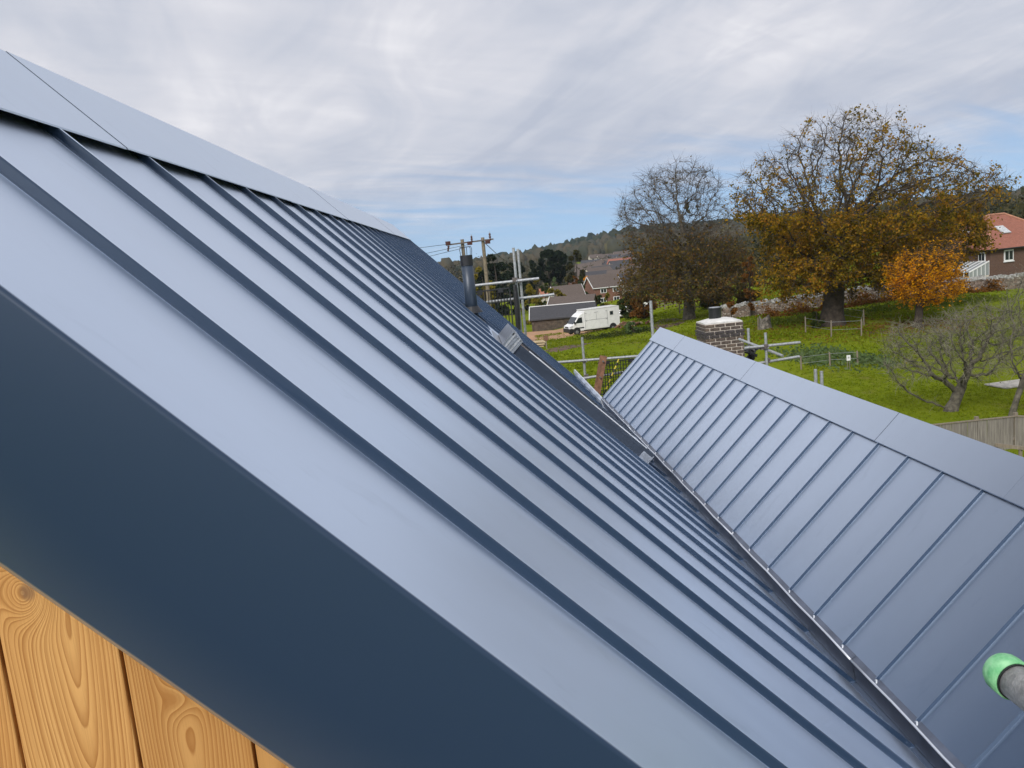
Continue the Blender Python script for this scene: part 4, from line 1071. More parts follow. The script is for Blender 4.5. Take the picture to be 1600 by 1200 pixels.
# ------------------------------------------------------------------ buildings
def brickwork(name, c1, c2, mortar, sx=1.):
    m, T, b = material(name)
    br = T.node('ShaderNodeTexBrick'); br.inputs['Scale'].default_value = 1.
    br.inputs['Brick Width'].default_value = .225; br.inputs['Row Height'].default_value = .075; br.inputs['Mortar Size'].default_value = .006
    g = T.coord(); s = T.node('ShaderNodeSeparateXYZ'); T.put(s.inputs[0], g)
    c = T.node('ShaderNodeCombineXYZ'); T.put(c.inputs[0], T.m('ADD', s.outputs[0], s.outputs[1])); T.put(c.inputs[1], s.outputs[2])
    T.put(br.inputs['Vector'], c.outputs[0])
    br.inputs['Color1'].default_value = c1 + (1,); br.inputs['Color2'].default_value = c2 + (1,); br.inputs['Mortar'].default_value = mortar + (1,)
    T.put(b.inputs['Base Color'], T.mix(T.m('MULTIPLY', T.noise(g, .6, 4), .35), br.outputs[0], tuple(q * .5 for q in c1)))
    b.inputs['Roughness'].default_value = .9; return m
def tiles(name, a, b_, row=.28):
    m, T, b = material(name)
    co = T.coord(); s = T.node('ShaderNodeSeparateXYZ'); T.put(s.inputs[0], co)
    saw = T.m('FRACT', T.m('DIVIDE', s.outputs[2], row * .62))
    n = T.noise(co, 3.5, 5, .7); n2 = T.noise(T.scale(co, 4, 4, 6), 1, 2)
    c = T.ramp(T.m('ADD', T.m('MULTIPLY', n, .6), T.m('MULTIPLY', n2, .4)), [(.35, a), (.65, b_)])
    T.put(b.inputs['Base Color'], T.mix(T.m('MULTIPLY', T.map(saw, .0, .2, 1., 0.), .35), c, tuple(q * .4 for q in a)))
    b.inputs['Roughness'].default_value = .85; T.put(b.inputs['Normal'], T.bump(saw, .5, .03)); return m
M_BRICK = brickwork('red_house_brick', (.20, .075, .045), (.15, .055, .036), (.28, .24, .20))
M_BRICKB = brickwork('brown_house_brick', (.115, .055, .036), (.085, .043, .03), (.17, .14, .11))
M_TRED = tiles('red_clay_tiles', (.20, .074, .048), (.30, .120, .082))
M_TBRN = tiles('brown_concrete_tiles', (.075, .058, .05), (.115, .09, .078))
M_SLATE = tiles('dark_slates', (.035, .036, .042), (.060, .060, .068))
M_TORA = tiles('orange_clay_tiles', (.27, .10, .06), (.36, .15, .09))
M_REND = simple('cream_render', (.55, .51, .44), .9, 0, .08, 1)
M_CORR = simple('brown_boarding', (.085, .065, .05), .9, 0, .3, 2)
M_HIP = simple('hip_tiles', (.40, .20, .13), .85, 0, .15, 3)

def gable_house(label, px, py, D, rotz, L_, W, eave, pitch, wallm, roofm, windows=(), barge=None, chimney=None, group=None, name='house', cat='house', door=None):
    """local x along the ridge, -y faces the viewer; windows = (face, along, z, w, h)"""
    b = gp(px, py, D); h = thing(name, label, cat, b, rotz, group)
    rh = W / 2 * math.tan(pitch); ov = .3
    MB().prism([(-W / 2, -.8), (W / 2, -.8), (W / 2, eave), (0, eave + rh), (-W / 2, eave)], 'x', -L_ / 2, L_ / 2).build('wall', wallm, h)
    e = ov * math.tan(pitch); m = MB()
    rf = MB().prism([(-W / 2 - ov, eave - e + .02), (0, eave + rh + .02), (W / 2 + ov, eave - e + .02), (W / 2 + ov, eave - e + .2), (0, eave + rh + .2), (-W / 2 - ov, eave - e + .2)], 'x', -L_ / 2 - ov, L_ / 2 + ov).build('roof', roofm, h)
    if barge:
        for s_ in (-1, 1):
            for q in (-1, 1): MB().bar((s_ * (L_ / 2 + ov + .03), q * (W / 2 + ov), eave - e + .06), (s_ * (L_ / 2 + ov + .03), 0, eave + rh + .08), .06, .28).build('bargeboard', barge, h)
    if barge: MB().box((0, -W / 2 - ov - .04, eave - e + .08), (L_ + 2 * ov, .1, .16)).build('gutter', barge, h)
    for f, a_, z, w_, h_ in windows:
        if f == 'f': c = (a_, -W / 2 - .02, z); d1 = (w_, .08, h_); d2 = (w_ * .36, .04, h_ * .78); off = ((-w_ * .22, -.05, 0), (w_ * .22, -.05, 0))
        else: c = (-L_ / 2 - .02, a_, z); d1 = (.08, w_, h_); d2 = (.04, w_ * .36, h_ * .78); off = ((-.05, -w_ * .22, 0), (-.05, w_ * .22, 0))
        o = MB().box(c, d1).build('window', M_WHITE, h)
        for q in off: MB().box(tuple(np.array(c) + q), d2).build('pane', M_GLASS, o)
    if door: MB().box((door, -W / 2 - .03, 1.0), (.95, .08, 2.1)).build('door', M_WDIRT, h)
    if chimney is not None:
        k = MB().box((chimney, 0, eave + rh + .35), (.8, .6, 1.3)).build('chimney', wallm, h)
        MB().tube([(chimney, 0, eave + rh + 1.0), (chimney, 0, eave + rh + 1.35)], .13, 8).build('chimney_pot', M_HIP, k)
    return h
gable_house('red brick house with white bargeboards and two white windows', 943, 468, 200, R(14), 7.2, 6.4, 3.9, R(38), M_BRICK, M_TBRN,
            [('f', -1.2, 3.0, 1.6, 1.05), ('f', 2.0, 3.0, 1.6, 1.05), ('f', -1.4, .8, 1.6, 1.1), ('f', 2.0, .8, 1.6, 1.1)], M_WHITE)
gable_house('brown roofed house with cream wall and brick chimney breast', 886, 466, 190, R(6), 6.6, 6.0, 2.9, R(36), M_REND, M_TBRN,
            [('f', -2.2, 1.9, 1.2, .9), ('f', 2.3, 1.9, 1.0, .9)], M_WHITE)
gable_house('long low house with bright orange clay roof', 872, 462, 222, R(4), 9.5, 6.5, 3.2, R(30), M_REND, M_TORA, [('f', 0, 2.2, 1.2, .9)])
# dark barn with white ridge, and its rear range
br_ = gable_house('low dark slated barn with white ridge line behind the horse van', 880, 492, 128, R(-7), 9.6, 7.0, 1.55, R(24), M_CORR, M_SLATE, (), None, name='barn', cat='barn')
rhb = 3.5 * math.tan(R(24)) + 1.55
MB().box((0, 0, rhb + .24), (10.1, .28, .10)).build('ridge_flashing', M_WHITE, br_)
MB().bar((-5.12, -3.8, 1.55 - .13 + .15), (-5.12, 0, rhb + .19), .1, .22).build('bargeboard', M_WHITE, br_)
br2 = gable_house('brown roofed rear range of the barn with white verge', 896, 483, 142, R(-18), 7.4, 5.6, 2.2, R(26), M_CORR, M_TBRN, (), None, name='barn', cat='barn')
MB().bar((-4.02, -3.1, 2.2 - .15 + .16), (-4.02, 0, 2.2 + 2.8 * math.tan(R(26)) + .2), .1, .24).build('bargeboard', M_WHITE, br2)
MB().bar((-4.02, 3.1, 2.2 - .15 + .16), (-4.02, 0, 2.2 + 2.8 * math.tan(R(26)) + .2), .1, .24).build('bargeboard', M_WHITE, br2)

# brick house with the hipped tile roof at the right
bc = at(1548, 442, 86); e1 = at(1561, 388, 86); hz = e1[2]
HB = (bc[0], bc[1], float(gz(bc[0], bc[1])))
hh = thing('tiled_house', 'brown brick house with red hipped tile roof and glass lean-to', 'house', HB, R(12))
Wx, Wy, ez = 11., 9.5, hz - HB[2]                             # local +x to the right face, +y away along the left face
MB().box((Wx / 2, Wy / 2, ez / 2 - .5), (Wx, Wy, ez + 1.)).build('wall', M_BRICKB, hh)
ov = .45; ap = 3.5; i0 = Wy / 2
rv = [(-ov, -ov, ez - .05), (Wx + ov, -ov, ez - .05), (Wx + ov, Wy + ov, ez - .05), (-ov, Wy + ov, ez - .05), (i0 - .3, i0, ez + ap), (Wx - i0 + .3, i0, ez + ap)]
ro = MB().add(rv, [(0, 1, 5, 4), (1, 2, 5), (2, 3, 4, 5), (3, 0, 4), (0, 3, 2, 1)]).build('roof', M_TRED, hh)
for a_, b_ in ((0, 4), (3, 4), (1, 5), (2, 5), (4, 5)):
    MB().tube([np.array(rv[a_]) + [0, 0, .04], np.array(rv[b_]) + [0, 0, .04]], .13, 6).build('hip_tile_line', M_HIP, ro)
MB().box((Wx / 2, -ov, ez - .09), (Wx + 2 * ov, .12, .12)).build('gutter', M_BLACK, hh)
MB().box((-ov, Wy / 2, ez - .09), (.12, Wy + 2 * ov, .12)).build('gutter', M_BLACK, hh)
def hw(face, a_, z, w_, h_):
    if face == 'x': c = (a_, -.03, z); d = (w_, .12, h_); pd = (w_ * .36, .05, h_ * .76); of = [(-w_ * .22, -.06, 0), (w_ * .22, -.06, 0)]
    else: c = (-.03, a_, z); d = (.12, w_, h_); pd = (.05, w_ * .36, h_ * .76); of = [(-.06, -w_ * .22, 0), (-.06, w_ * .22, 0)]
    o = MB().box(c, d).build('window', M_WHITE, hh)
    for q in of: MB().box(tuple(np.array(c) + q), pd).build('pane', M_GLASS, o)
    MB().box((c[0], c[1], z - h_ / 2 - .05), (d[0] + .15, d[1] + .1, .09)).build('sill', M_WHITE, o)
hw('y', 1.1, ez - .8, .9, 1.0); hw('x', 2.3, ez - .85, 1.2, 1.2); hw('x', 6.4, ez - .8, 1.3, 1.3); hw('x', 9.0, ez - .8, 1.2, 1.2)
# skylights lying in the roof faces
nxl = np.array([-(ap + .05), 0, i0 - .3 + ov]); nxl /= np.linalg.norm(nxl)
def onleft(y_, k): p = np.array([-ov + (i0 - .3 + ov) * k, y_, ez - .05 + (ap + .05) * k]); return p + nxl * .07
sk = MB().hexa([onleft(5.0, .38), onleft(6.1, .38), onleft(6.1, .60), onleft(5.0, .60)] + [onleft(5.0, .38) + nxl * .1, onleft(6.1, .38) + nxl * .1, onleft(6.1, .60) + nxl * .1, onleft(5.0, .60) + nxl * .1]).build('skylight', M_WHITE, hh)
MB().hexa([onleft(5.15, .41) + nxl * q for q in (.1,)] + [onleft(5.95, .41) + nxl * .1, onleft(5.95, .57) + nxl * .1, onleft(5.15, .57) + nxl * .1] + [onleft(5.15, .41) + nxl * .12, onleft(5.95, .41) + nxl * .12, onleft(5.95, .57) + nxl * .12, onleft(5.15, .57) + nxl * .12]).build('pane', M_GLASS, sk)
nxf = np.array([0, -(ap + .05), i0 + ov]); nxf /= np.linalg.norm(nxf)
def onfront(x_, k): p = np.array([x_, -ov + (i0 + ov) * k, ez - .05 + (ap + .05) * k]); return p + nxf * .07
sk = MB().hexa([onfront(3.2, .4), onfront(4.3, .4), onfront(4.3, .62), onfront(3.2, .62)] + [onfront(3.2, .4) + nxf * .1, onfront(4.3, .4) + nxf * .1, onfront(4.3, .62) + nxf * .1, onfront(3.2, .62) + nxf * .1]).build('skylight', M_LAMP, hh)
# glazed lean-to on the left face
cl = 4.2; cw_ = 2.6; hz1, hz0 = ez - 1.25, ez - 2.2
con = MB().box((-cw_ / 2, cl / 2 + .2, .05), (cw_, cl, .9)).build('lean_to', M_REND, hh); con['label'] = 'white framed glass lean-to'
gm, GT, gb = material('clear_glazing'); gb.inputs['Base Color'].default_value = (.55, .60, .62, 1); gb.inputs['Roughness'].default_value = .08; gb.inputs['Transmission Weight'].default_value = .55
for q in range(7):
    y_ = .2 + cl * q / 6
    MB().bar((0, y_, hz1), (-cw_, y_, hz0), .07, .07).build('glazing_bar', M_WHITE, con)
    MB().bar((-cw_, y_, .5), (-cw_, y_, hz0), .06, .06, (0, 1, 0)).build('glazing_bar', M_WHITE, con)
    if q < 6: MB().hexa([(0, y_ + .04, hz1 - .02), (-cw_, y_ + .04, hz0 - .02), (-cw_, y_ + cl / 6 - .04, hz0 - .02), (0, y_ + cl / 6 - .04, hz1 - .02), (0, y_ + .04, hz1), (-cw_, y_ + .04, hz0), (-cw_, y_ + cl / 6 - .04, hz0), (0, y_ + cl / 6 - .04, hz1)]).build('roof_pane', gm, con)
for q in range(6):
    x_ = -cw_ * q / 5; zt = hz1 + (hz0 - hz1) * q / 5
    MB().bar((x_, .2, .5), (x_, .2, zt), .06, .06, (0, 1, 0)).build('glazing_bar', M_WHITE, con)
    if q < 5: MB().prism([(x_ - .04, .52), (x_ - cw_ / 5 + .04, .52), (x_ - cw_ / 5 + .04, zt - .27), (x_ - .04, zt - .08)], 'y', .19, .21).build('side_pane', gm, con)
MB().bar((0, .2, hz1), (-cw_, .2, hz0), .10, .12).build('eave_rail', M_WHITE, con)

LOWER.build('lower_stack', brickwork('dark_stack_brick', (.090, .070, .060), (.06, .05, .05), (.45, .40, .35)), ch)
# far village: small houses stepping up the slope
vm = [(M_REND, M_TBRN), (M_BRICK, M_TBRN), (M_REND, M_SLATE), (M_BRICK, M_TRED)]
ORD = ['first', 'second', 'third', 'fourth', 'fifth', 'sixth']
ROWS = {262: 'nearest', 300: 'second', 345: 'third', 400: 'fourth', 465: 'fifth', 540: 'sixth', 620: 'farthest'}
def village_house(px, D, k, num, row, group):
    x = at(px, 420, D)[0]; b = (x, D, float(gz(x, D))); g = np.random.default_rng(500 + k)
    rot_ = g.uniform(-.5, .5); L_ = g.uniform(9, 15); W = 7.; ev = g.uniform(2.6, 4.8); rh = g.uniform(2., 2.7); ci_ = int(g.choice(4, p=[.46, .16, .35, .03])); wm, rm = vm[ci_]
    look = ('cream house with brown roof', 'brick house with brown roof', 'cream house with slate roof', 'brick house with red roof')[ci_]
    h = thing('village_house', '%s, %s from left in the %s row of the far village' % (look, ORD[num], ROWS[row]), 'house', b, rot_, group)
    MB().prism([(-W / 2, -1.), (W / 2, -1.), (W / 2, ev), (0, ev + rh), (-W / 2, ev)], 'x', -L_ / 2, L_ / 2).build('wall', wm, h)
    MB().prism([(-W / 2 - .4, ev - .2), (0, ev + rh + .05), (W / 2 + .4, ev - .2), (W / 2 + .4, ev), (0, ev + rh + .3), (-W / 2 - .4, ev)], 'x', -L_ / 2 - .3, L_ / 2 + .3).build('roof', rm, h)
    for q in range(3):
        MB().box((L_ * (q - 1) * .3, -W / 2 - .03, ev - 1.1), (1.5, .1, 1.1)).build('window', M_WHITE if g.random() < .6 else M_GLASS, h)
kk = 0
for D, xs in ((262, (925, 952, 978)), (300, (930, 950, 968, 990)), (345, (922, 938, 955, 972, 992)), (400, (925, 940, 953, 967, 984, 1000)), (465, (920, 932, 946, 958, 972, 988)), (540, (925, 938, 950, 963, 978, 995)), (620, (930, 945, 958, 972, 990))):
    for px in xs:
        village_house(px + rng.uniform(-4, 4), D + rng.uniform(-14, 14), kk, xs.index(px), D, 'houses of the far village'); kk += 1

# ------------------------------------------------------------------ woods on the hill
def icos():
    bm = bmesh.new(); bmesh.ops.create_icosphere(bm, subdivisions=2, radius=1.); v = np.array([q.co[:] for q in bm.verts]); f = np.array([[w_.index for w_ in q.verts] for q in bm.faces]); bm.free(); return v, f
iv, if_ = icos()
def woodland(name, label, pos, size, mat, g):
    n = len(pos); z = gz(pos[:, 0], pos[:, 1])
    s_ = size[:, None] * np.stack([g.uniform(.8, 1.2, n), g.uniform(.8, 1.2, n), g.uniform(.9, 1.5, n)], -1)
    V = iv[None] * (1 + g.normal(0, .17, (n, len(iv), 1))) * s_[:, None]
    V[:, :, 0] += pos[:, 0, None]; V[:, :, 1] += pos[:, 1, None]; V[:, :, 2] += (z + s_[:, 2] * .8)[:, None]
    F = (if_[None] + (np.arange(n) * len(iv))[:, None, None]).reshape(-1, 3)
    return tag(np_mesh(name, V.reshape(-1, 3), F, mat), label, 'woodland', kind='stuff')
def leafwood(name, label, pos, size, mat, g, per=110, ls=.5):
    n = len(pos); z = gz(pos[:, 0], pos[:, 1]); s_ = size[:, None] * np.stack([g.uniform(.8, 1.2, n), g.uniform(.8, 1.2, n), g.uniform(.9, 1.5, n)], -1)
    sub_ = g.normal(0, .45, (n, 7, 3)); k = g.integers(0, 7, (n, per)); d = g.normal(0, 1, (n, per, 3)); d /= np.linalg.norm(d, axis=2)[..., None]
    q = np.take_along_axis(sub_, k[..., None].repeat(3, -1), 1) + d * g.uniform(.25, .62, (n, per, 1))
    P = q * s_[:, None]; P[..., 0] += pos[:, 0, None]; P[..., 1] += pos[:, 1, None]; P[..., 2] += (z + s_[:, 2] * .85)[:, None]
    P[..., 2] = np.maximum(P[..., 2], z[:, None] + .2)
    V, F = leaves(P.reshape(-1, 3), ls, g); return tag(np_mesh(name, V, F, mat), label, 'woodland', kind='stuff')
def scatter(n, r0_, r1_, a0, a1, g, avoid=None):
    r_ = np.sqrt(g.uniform(r0_ ** 2, r1_ ** 2, n)); a_ = g.uniform(a0, a1, n)
    return np.stack([r_ * np.sin(a_), r_ * np.cos(a_)], -1)
g = np.random.default_rng(77)
p = scatter(2600, 690, 1350, -.14, .86, g); woodland('autumn_woodland', 'autumn coloured woods covering the lower hillside', p, g.uniform(3.5, 7, len(p)), M_WOODA, g)
p = scatter(2200, 1150, 1600, .02, .86, g); woodland('hilltop_woodland', 'dark woods along the top of the hill', p, g.uniform(5, 8.5, len(p)), M_WOODD, g)
p = scatter(520, 250, 640, -.14, .155, g); p = p[(np.arctan2(p[:, 0], p[:, 1]) < .115)]
leafwood('valley_woodland', 'trees and hedges filling the valley left of the village', p, g.uniform(2.2, 4.6, len(p)), M_WOODA, g, 110, .6)
p = scatter(260, 270, 640, .115, .22, g); leafwood('village_trees', 'small garden trees between the far village houses', p, g.uniform(1.2, 2.4, len(p)), M_WOODA, g, 80, .5)
p = scatter(900, 190, 700, .22, .86, g); leafwood('right_woodland', 'woods behind the beech and the tiled house', p, g.uniform(3, 5.5, len(p)), leafmat('olive_wood_crowns', [(.022, .030, .018), (.038, .044, .022), (.062, .056, .026), (.085, .068, .030)], .1, .03), g, 130, .75)
p = scatter(900, 900, 2600, -.55, -.02, g); woodland('far_woodland', 'distant woods left of the hill', p, g.uniform(4, 7, len(p)), M_WOODD, g)

# ------------------------------------------------------------------ walls, fences, small things in the meadow
def stone_material():
    m, T, b = material('rubble_stone')
    co = T.scale(T.coord(), 1, 1, 1.7)
    v = T.node('ShaderNodeTexVoronoi', feature='F1'); v.inputs['Scale'].default_value = 3.6; T.put(v.inputs['Vector'], co)
    e = T.node('ShaderNodeTexVoronoi', feature='DISTANCE_TO_EDGE'); e.inputs['Scale'].default_value = 3.6; T.put(e.inputs['Vector'], co)
    s = T.node('ShaderNodeSeparateColor'); T.put(s.inputs[0], v.outputs['Color'])
    c = T.ramp(s.outputs[0], [(.1, (.13, .10, .08)), (.5, (.21, .155, .12)), (.9, (.32, .28, .24))])
    T.put(b.inputs['Base Color'], T.mix(T.map(e.outputs[0], .0, .06, 1., 0.), c, (.07, .06, .05)))
    T.put(b.inputs['Normal'], T.bump(T.map(e.outputs[0], 0., .12), .8, .06)); b.inputs['Roughness'].default_value = .95; return m
M_STONE = stone_material(); M_COPE = simple('lichened_coping', (.36, .36, .35), .95, 0, .25, 4, .6, 12)
A_, B_ = at(1128, 478, 79), at(1640, 462, 74.5)
wo_ = (A_[0], A_[1], float(gz(A_[0], A_[1]))); sw = thing('stone_wall', 'long rubble stone wall with pale coping across the meadow', 'wall', wo_)
n_ = 60; m = MB(); rows = []
for q in range(n_ + 1):
    p_ = A_ + (B_ - A_) * q / n_; z = float(gz(p_[0], p_[1])); t_ = 1.15 + .08 * math.sin(q * 1.7)
    rows.append([(p_[0], p_[1] - .26, z - .2), (p_[0], p_[1] - .22, z + t_), (p_[0], p_[1] + .22, z + t_), (p_[0], p_[1] + .26, z - .2)])
m.add([p_ for r_ in rows for p_ in r_], [(q * 4 + s_, q * 4 + s_ + 1, q * 4 + s_ + 5, q * 4 + s_ + 4) for q in range(n_) for s_ in range(3)])
m.build('rubble', M_STONE, sw, wo_)
g = np.random.default_rng(9); m = MB()
for q in range(150):
    s_ = (q + g.uniform(-.2, .2)) / 150; p_ = A_ + (B_ - A_) * clip(s_, 0, 1); z = float(gz(p_[0], p_[1])) + 1.2 + .06 * math.sin(q * .7)
    L_ = (B_ - A_)[0] / 150
    vs = [Vector((x * L_ * .48, y * .26, zz_ * g.uniform(.10, .2))) + Vector(g.normal(0, .03, 3)) for x in (-1, 1) for y in (-1, 1) for zz_ in (-1, 1)]
    ro_ = Matrix.Rotation(g.uniform(-.2, .2), 3, 'Y')
    m.add([tuple(Vector((p_[0], p_[1], z)) + ro_ @ v_) for v_ in vs], [(0, 1, 3, 2), (4, 6, 7, 5), (0, 4, 5, 1), (2, 3, 7, 6), (0, 2, 6, 4), (1, 5, 7, 3)])
co_ = m.build('coping', M_COPE, sw, wo_); co_['kind'] = 'stuff'
# earth bank and hedge behind the wall is left to the woods; rail fence under the bare tree
def rail_fence(label, pts, hgt, nr, mat=M_RAILW, name='rail_fence'):
    o = (pts[0][0], pts[0][1], float(gz(pts[0][0], pts[0][1]))); f = thing(name, label, 'fence', o)
    for k, p_ in enumerate(pts):
        z = float(gz(p_[0], p_[1])); MB().box((p_[0], p_[1], z + hgt / 2 - .1), (.12, .12, hgt + .25)).build('post', mat, f, o)
    for a_, b_ in zip(pts[:-1], pts[1:]):
        for q in range(nr):
            hz_ = hgt * (.35 + .55 * q / max(1, nr - 1)); za, zb_ = float(gz(a_[0], a_[1])) + hz_, float(gz(b_[0], b_[1])) + hz_
            MB().bar((a_[0], a_[1] - .08, za), (b_[0], b_[1] - .08, zb_), .05, .11).build('rail', mat, f, o)
rail_fence('wooden rail fence behind the cars under the bare topped tree', [at(x, 485, 108)[:2] for x in (963, 982, 1001, 1020, 1039, 1058)], 1.25, 3)
rail_fence('wooden rail fence right of the bare tree trunk, ending at the wall', [at(x, 485, 96)[:2] for x in (1062, 1086, 1108, 1130)], 1.2, 2)
def wire_fence(label, pts, hgt, group=None):
    o = (pts[0][0], pts[0][1], float(gz(pts[0][0], pts[0][1]))); f = thing('wire_fence', label, 'fence', o)
    for p_ in pts:
        z = float(gz(p_[0], p_[1])); MB().tube([(p_[0], p_[1], z - .1), (p_[0] + rng.normal(0, .02), p_[1], z + hgt)], .045, 6).build('post', M_RAILW, f, o)
    for a_, b_ in zip(pts[:-1], pts[1:]):
        for q in (.45, .9):
            MB().tube([(a_[0], a_[1], float(gz(a_[0], a_[1])) + hgt * q), (b_[0], b_[1], float(gz(b_[0], b_[1])) + hgt * q)], .008, 4).build('strand', M_GALV, f, o)
wire_fence('round wire fence guarding the foot of the beech', [g2(1259, 520, 0), g2(1299, 528, 0), g2(1346, 526, 0), g2(1350, 508, 0), g2(1318, 502, 0)], 1.15)
wire_fence('low wire fence crossing the meadow behind the side ridge', [g2(1252, 578, 0), g2(1297, 571, 0), g2(1340, 568, 0)], .75)
# stump
sp = gp(1195, 504, 64); stp = thing('tree_stump', 'broken grey tree stump in the meadow right of the chimney', 'stump', sp)
m = MB(); n_ = 14; rows = []
for q, (z, r_) in enumerate(((-.15, .62), (.1, .5), (.6, .42), (.85, .43))):
    rows.append([(math.cos(a_) * r_ * (1 + .12 * math.sin(a_ * 3 + 1)), math.sin(a_) * r_, z + (.22 * math.sin(a_ * 2.5) + .1 * math.sin(a_ * 5) if q == 3 else 0)) for a_ in np.linspace(0, 2 * math.pi, n_, endpoint=False)])
rows.append([(x * .3, y * .3, .45) for x, y, z in rows[3]])
m.add([p_ for r_ in rows for p_ in r_], [(q * n_ + k, q * n_ + (k + 1) % n_, (q + 1) * n_ + (k + 1) % n_, (q + 1) * n_ + k) for q in range(4) for k in range(n_)] + [tuple(4 * n_ + k for k in range(n_))])
m.build('stump_body', simple('weathered_stump', (.19, .17, .145), .95, 0, .4, 4, .8, 12), stp)
MB().tube([(-.62, -.2, -.1), (-.6, -.2, .95)], .05, 6).build('stake', M_RAILW, stp)
# white notice on two stakes
np_ = gp(1326, 566, 41.5); nt2 = thing('white_notice', 'small white notice board on short stakes in the meadow', 'sign', np_)
MB().box((0, 0, .62), (.20, .02, .28)).build('board', M_WHITE, nt2)
MB().box((0, -.0115, .64), (.10, .003, .10)).build('printed_mark', simple('grey_print', (.35, .36, .38), .7), nt2)
for x in (-.06, .06): MB().box((x, .02, .28), (.025, .02, .75)).build('stake', M_RAILW, nt2)
# timber stack and sign post at the end of the track
tsk = gp(836, 530, 72); ts_ = thing('timber_stack', 'stack of pale sawn boards at the end of the gravel track', 'timber', tsk, R(-6))
for q in range(3):
    for s_ in range(3):
        if q == 2 and s_ == 2: continue
        MB().box((rng.uniform(-.08, .08), (s_ - 1) * .42, .12 + q * .2), (1.7 + rng.uniform(-.2, .2), .38, .12)).build('plank', M_TIMB, ts_)
for x in (-.6, .6): MB().box((x, 0, .0), (.1, 1.2, .12)).build('bearer', M_BROWN, ts_)
spp = gp(853, 530, 68); sgn = thing('sign_post', 'short post with small brown plate beside the timber stack', 'sign', spp)
MB().box((0, 0, .5), (.08, .08, 1.3)).build('post', M_RAILW, sgn); MB().box((0, -.055, .9), (.36, .03, .42)).build('plate', M_BROWN, sgn)
# log pile behind the van
lp_ = gp(985, 507, 90); lg = thing('log_pile', 'heap of cut logs on the grass right of the horse van', 'log pile', lp_)
for q in range(26):
    g = np.random.default_rng(q); p_ = np.array([g.normal(0, .9), g.normal(0, .4), g.uniform(.08, .55)]); a_ = g.uniform(0, 3.1)
    d_ = np.array([math.cos(a_), math.sin(a_), g.normal(0, .2)]) * .3
    MB().tube([p_ - d_, p_ + d_], g.uniform(.08, .14), 7).build('log', M_TIMB if q % 3 == 0 else M_BROWN, lg)
# pale slab lying on the lawn at the right edge
ps = gp(1577, 603, 33.5); pl = thing('pale_boards', 'pale boards laid flat on the lawn by the thorn tree', 'boards', ps, R(8))
for q in range(5): MB().box((.6, (q - 2) * .24, .06 + .004 * (q % 2)), (2.6, .22, .05)).build('board', simple('bleached_boards', (.42, .40, .36), .8) if q == 0 else MATS['bleached_boards'], pl)
for x in (-.4, 1.6): MB().box((x, 0, .017), (.1, 1.2, .034)).build('bearer', M_RAILW, pl)
# grey board fence at the right, turning a corner
def board_fence(label, A, B, hgt, step=.105):
    A, B = np.array(A), np.array(B); o = (A[0], A[1], float(gz(A[0], A[1]))); f = thing('board_fence', label, 'fence', o)
    d = B - A; L_ = np.linalg.norm(d); d /= L_; ang = math.atan2(d[1], d[0]); n_ = int(L_ / step)
    base = MB().box((0, 0, hgt / 2), (step * .96, .016, hgt)); me = bpy.data.meshes.new('fence_board'); me.from_pydata(base.v, [], base.f); me.materials.append(M_GREYW)
    for k in range(n_):
        p_ = d * (k + .5) * step; sub('fence_board', me, f, (p_[0], p_[1], rng.uniform(-.006, .006)), (0, rng.normal(0, .006), ang))
    pa, pb_ = np.array([0, 0]), d * L_; nrm = np.array([-d[1], d[0]])
    MB().bar((pa[0], pa[1], hgt + .03), (pb_[0], pb_[1], hgt + .03), .07, .035).build('capping_rail', M_RAILW, f)
    MB().bar(tuple(nrm * .04) + (hgt * .3,), tuple(pb_ + nrm * .04) + (hgt * .3,), .05, .08).build('rail', M_RAILW, f)
    for q in range(int(L_ / 1.8) + 1):
        p_ = d * min(q * 1.8, L_) + nrm * .06; MB().box((p_[0], p_[1], (hgt + .12) / 2), (.1, .1, hgt + .14)).build('post', M_RAILW, f)
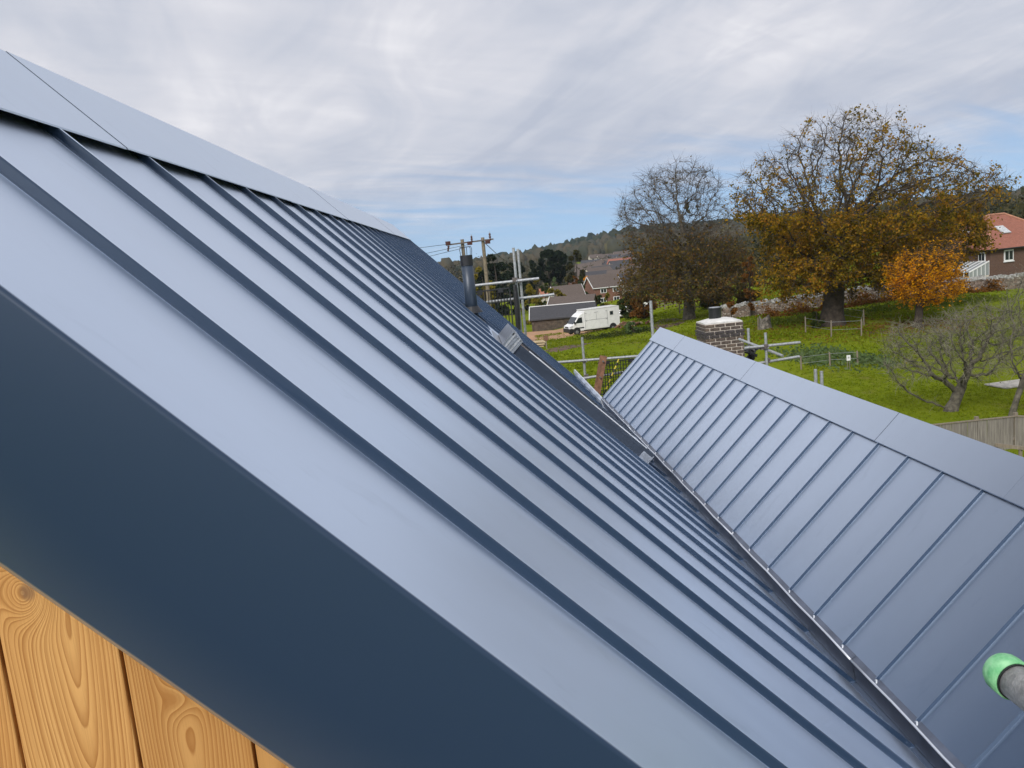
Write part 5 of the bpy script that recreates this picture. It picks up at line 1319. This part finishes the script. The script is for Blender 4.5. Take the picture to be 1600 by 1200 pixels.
fA, fC = at(1440, 672, 24.6)[:2], at(1586, 654, 24.6)[:2]; fD = (fC[0] + 2.6, fC[1] - 2.6)
fh = float(at(1500, 660, 24.6)[2])
board_fence('silvered board fence beyond the side ridge at the lower right', fA, fC, max(.8, fh))
board_fence('short return of the silvered board fence at the right edge', fC, fD, max(.8, fh))
# pale tube lying along the yard behind the fence
ya, yb = at(1555, 695, 22.5), at(1640, 705, 21.5)
yr = thing('yard_rail', 'pale timber rail on posts below the board fence at the right edge', 'rail', (ya[0], ya[1], 0))
MB().bar(ya, yb, .06, .10).build('rail', M_RAILW, yr, (ya[0], ya[1], 0))
for q in (.05, .5, .95):
    p_ = ya + (yb - ya) * q; MB().box((p_[0], p_[1] + .06, p_[2] / 2), (.08, .06, p_[2])).build('post', M_RAILW, yr, (ya[0], ya[1], 0))

# leaves shed round the beech and the orange tree
g = np.random.default_rng(31); n_ = 5200
ang, rad_ = g.uniform(0, 6.283, n_), 11 * g.random(n_) ** .7
cx_, cy_ = np.where(g.random(n_) < .72, b0[0], b2[0]), 0
cy_ = np.where(cx_ == b0[0], b0[1], b2[1]); rad_ = np.where(cx_ == b0[0], rad_, rad_ * .35)
fx_, fy_ = cx_ + np.cos(ang) * rad_, cy_ + np.sin(ang) * rad_
Vl, Fl = leaves(np.stack([fx_, fy_, gz(fx_, fy_) + .05], -1), .09, g, .9)
tag(np_mesh('fallen_leaves', Vl, Fl, M_LRUST), 'brown and orange leaves lying in the grass under the beech', 'leaves', kind='stuff')

# ------------------------------------------------------------------ the air over the valley
hb_ = MB().box((0, 0, 33), (9600, 9600, 104)).build('haze', None)
hm = bpy.data.materials.new('pale_haze'); hm.use_nodes = True; hn = NT(hm.node_tree); hn.n.clear()
pv = hn.node('ShaderNodeVolumePrincipled'); pv.inputs['Color'].default_value = (.72, .84, 1, 1); pv.inputs['Density'].default_value = .00009
ho = hn.node('ShaderNodeOutputMaterial'); hn.l.new(pv.outputs[0], ho.inputs['Volume'])
hb_.data.materials.append(hm); tag(hb_, 'thin blue haze over the valley and hill', 'haze', kind='stuff')
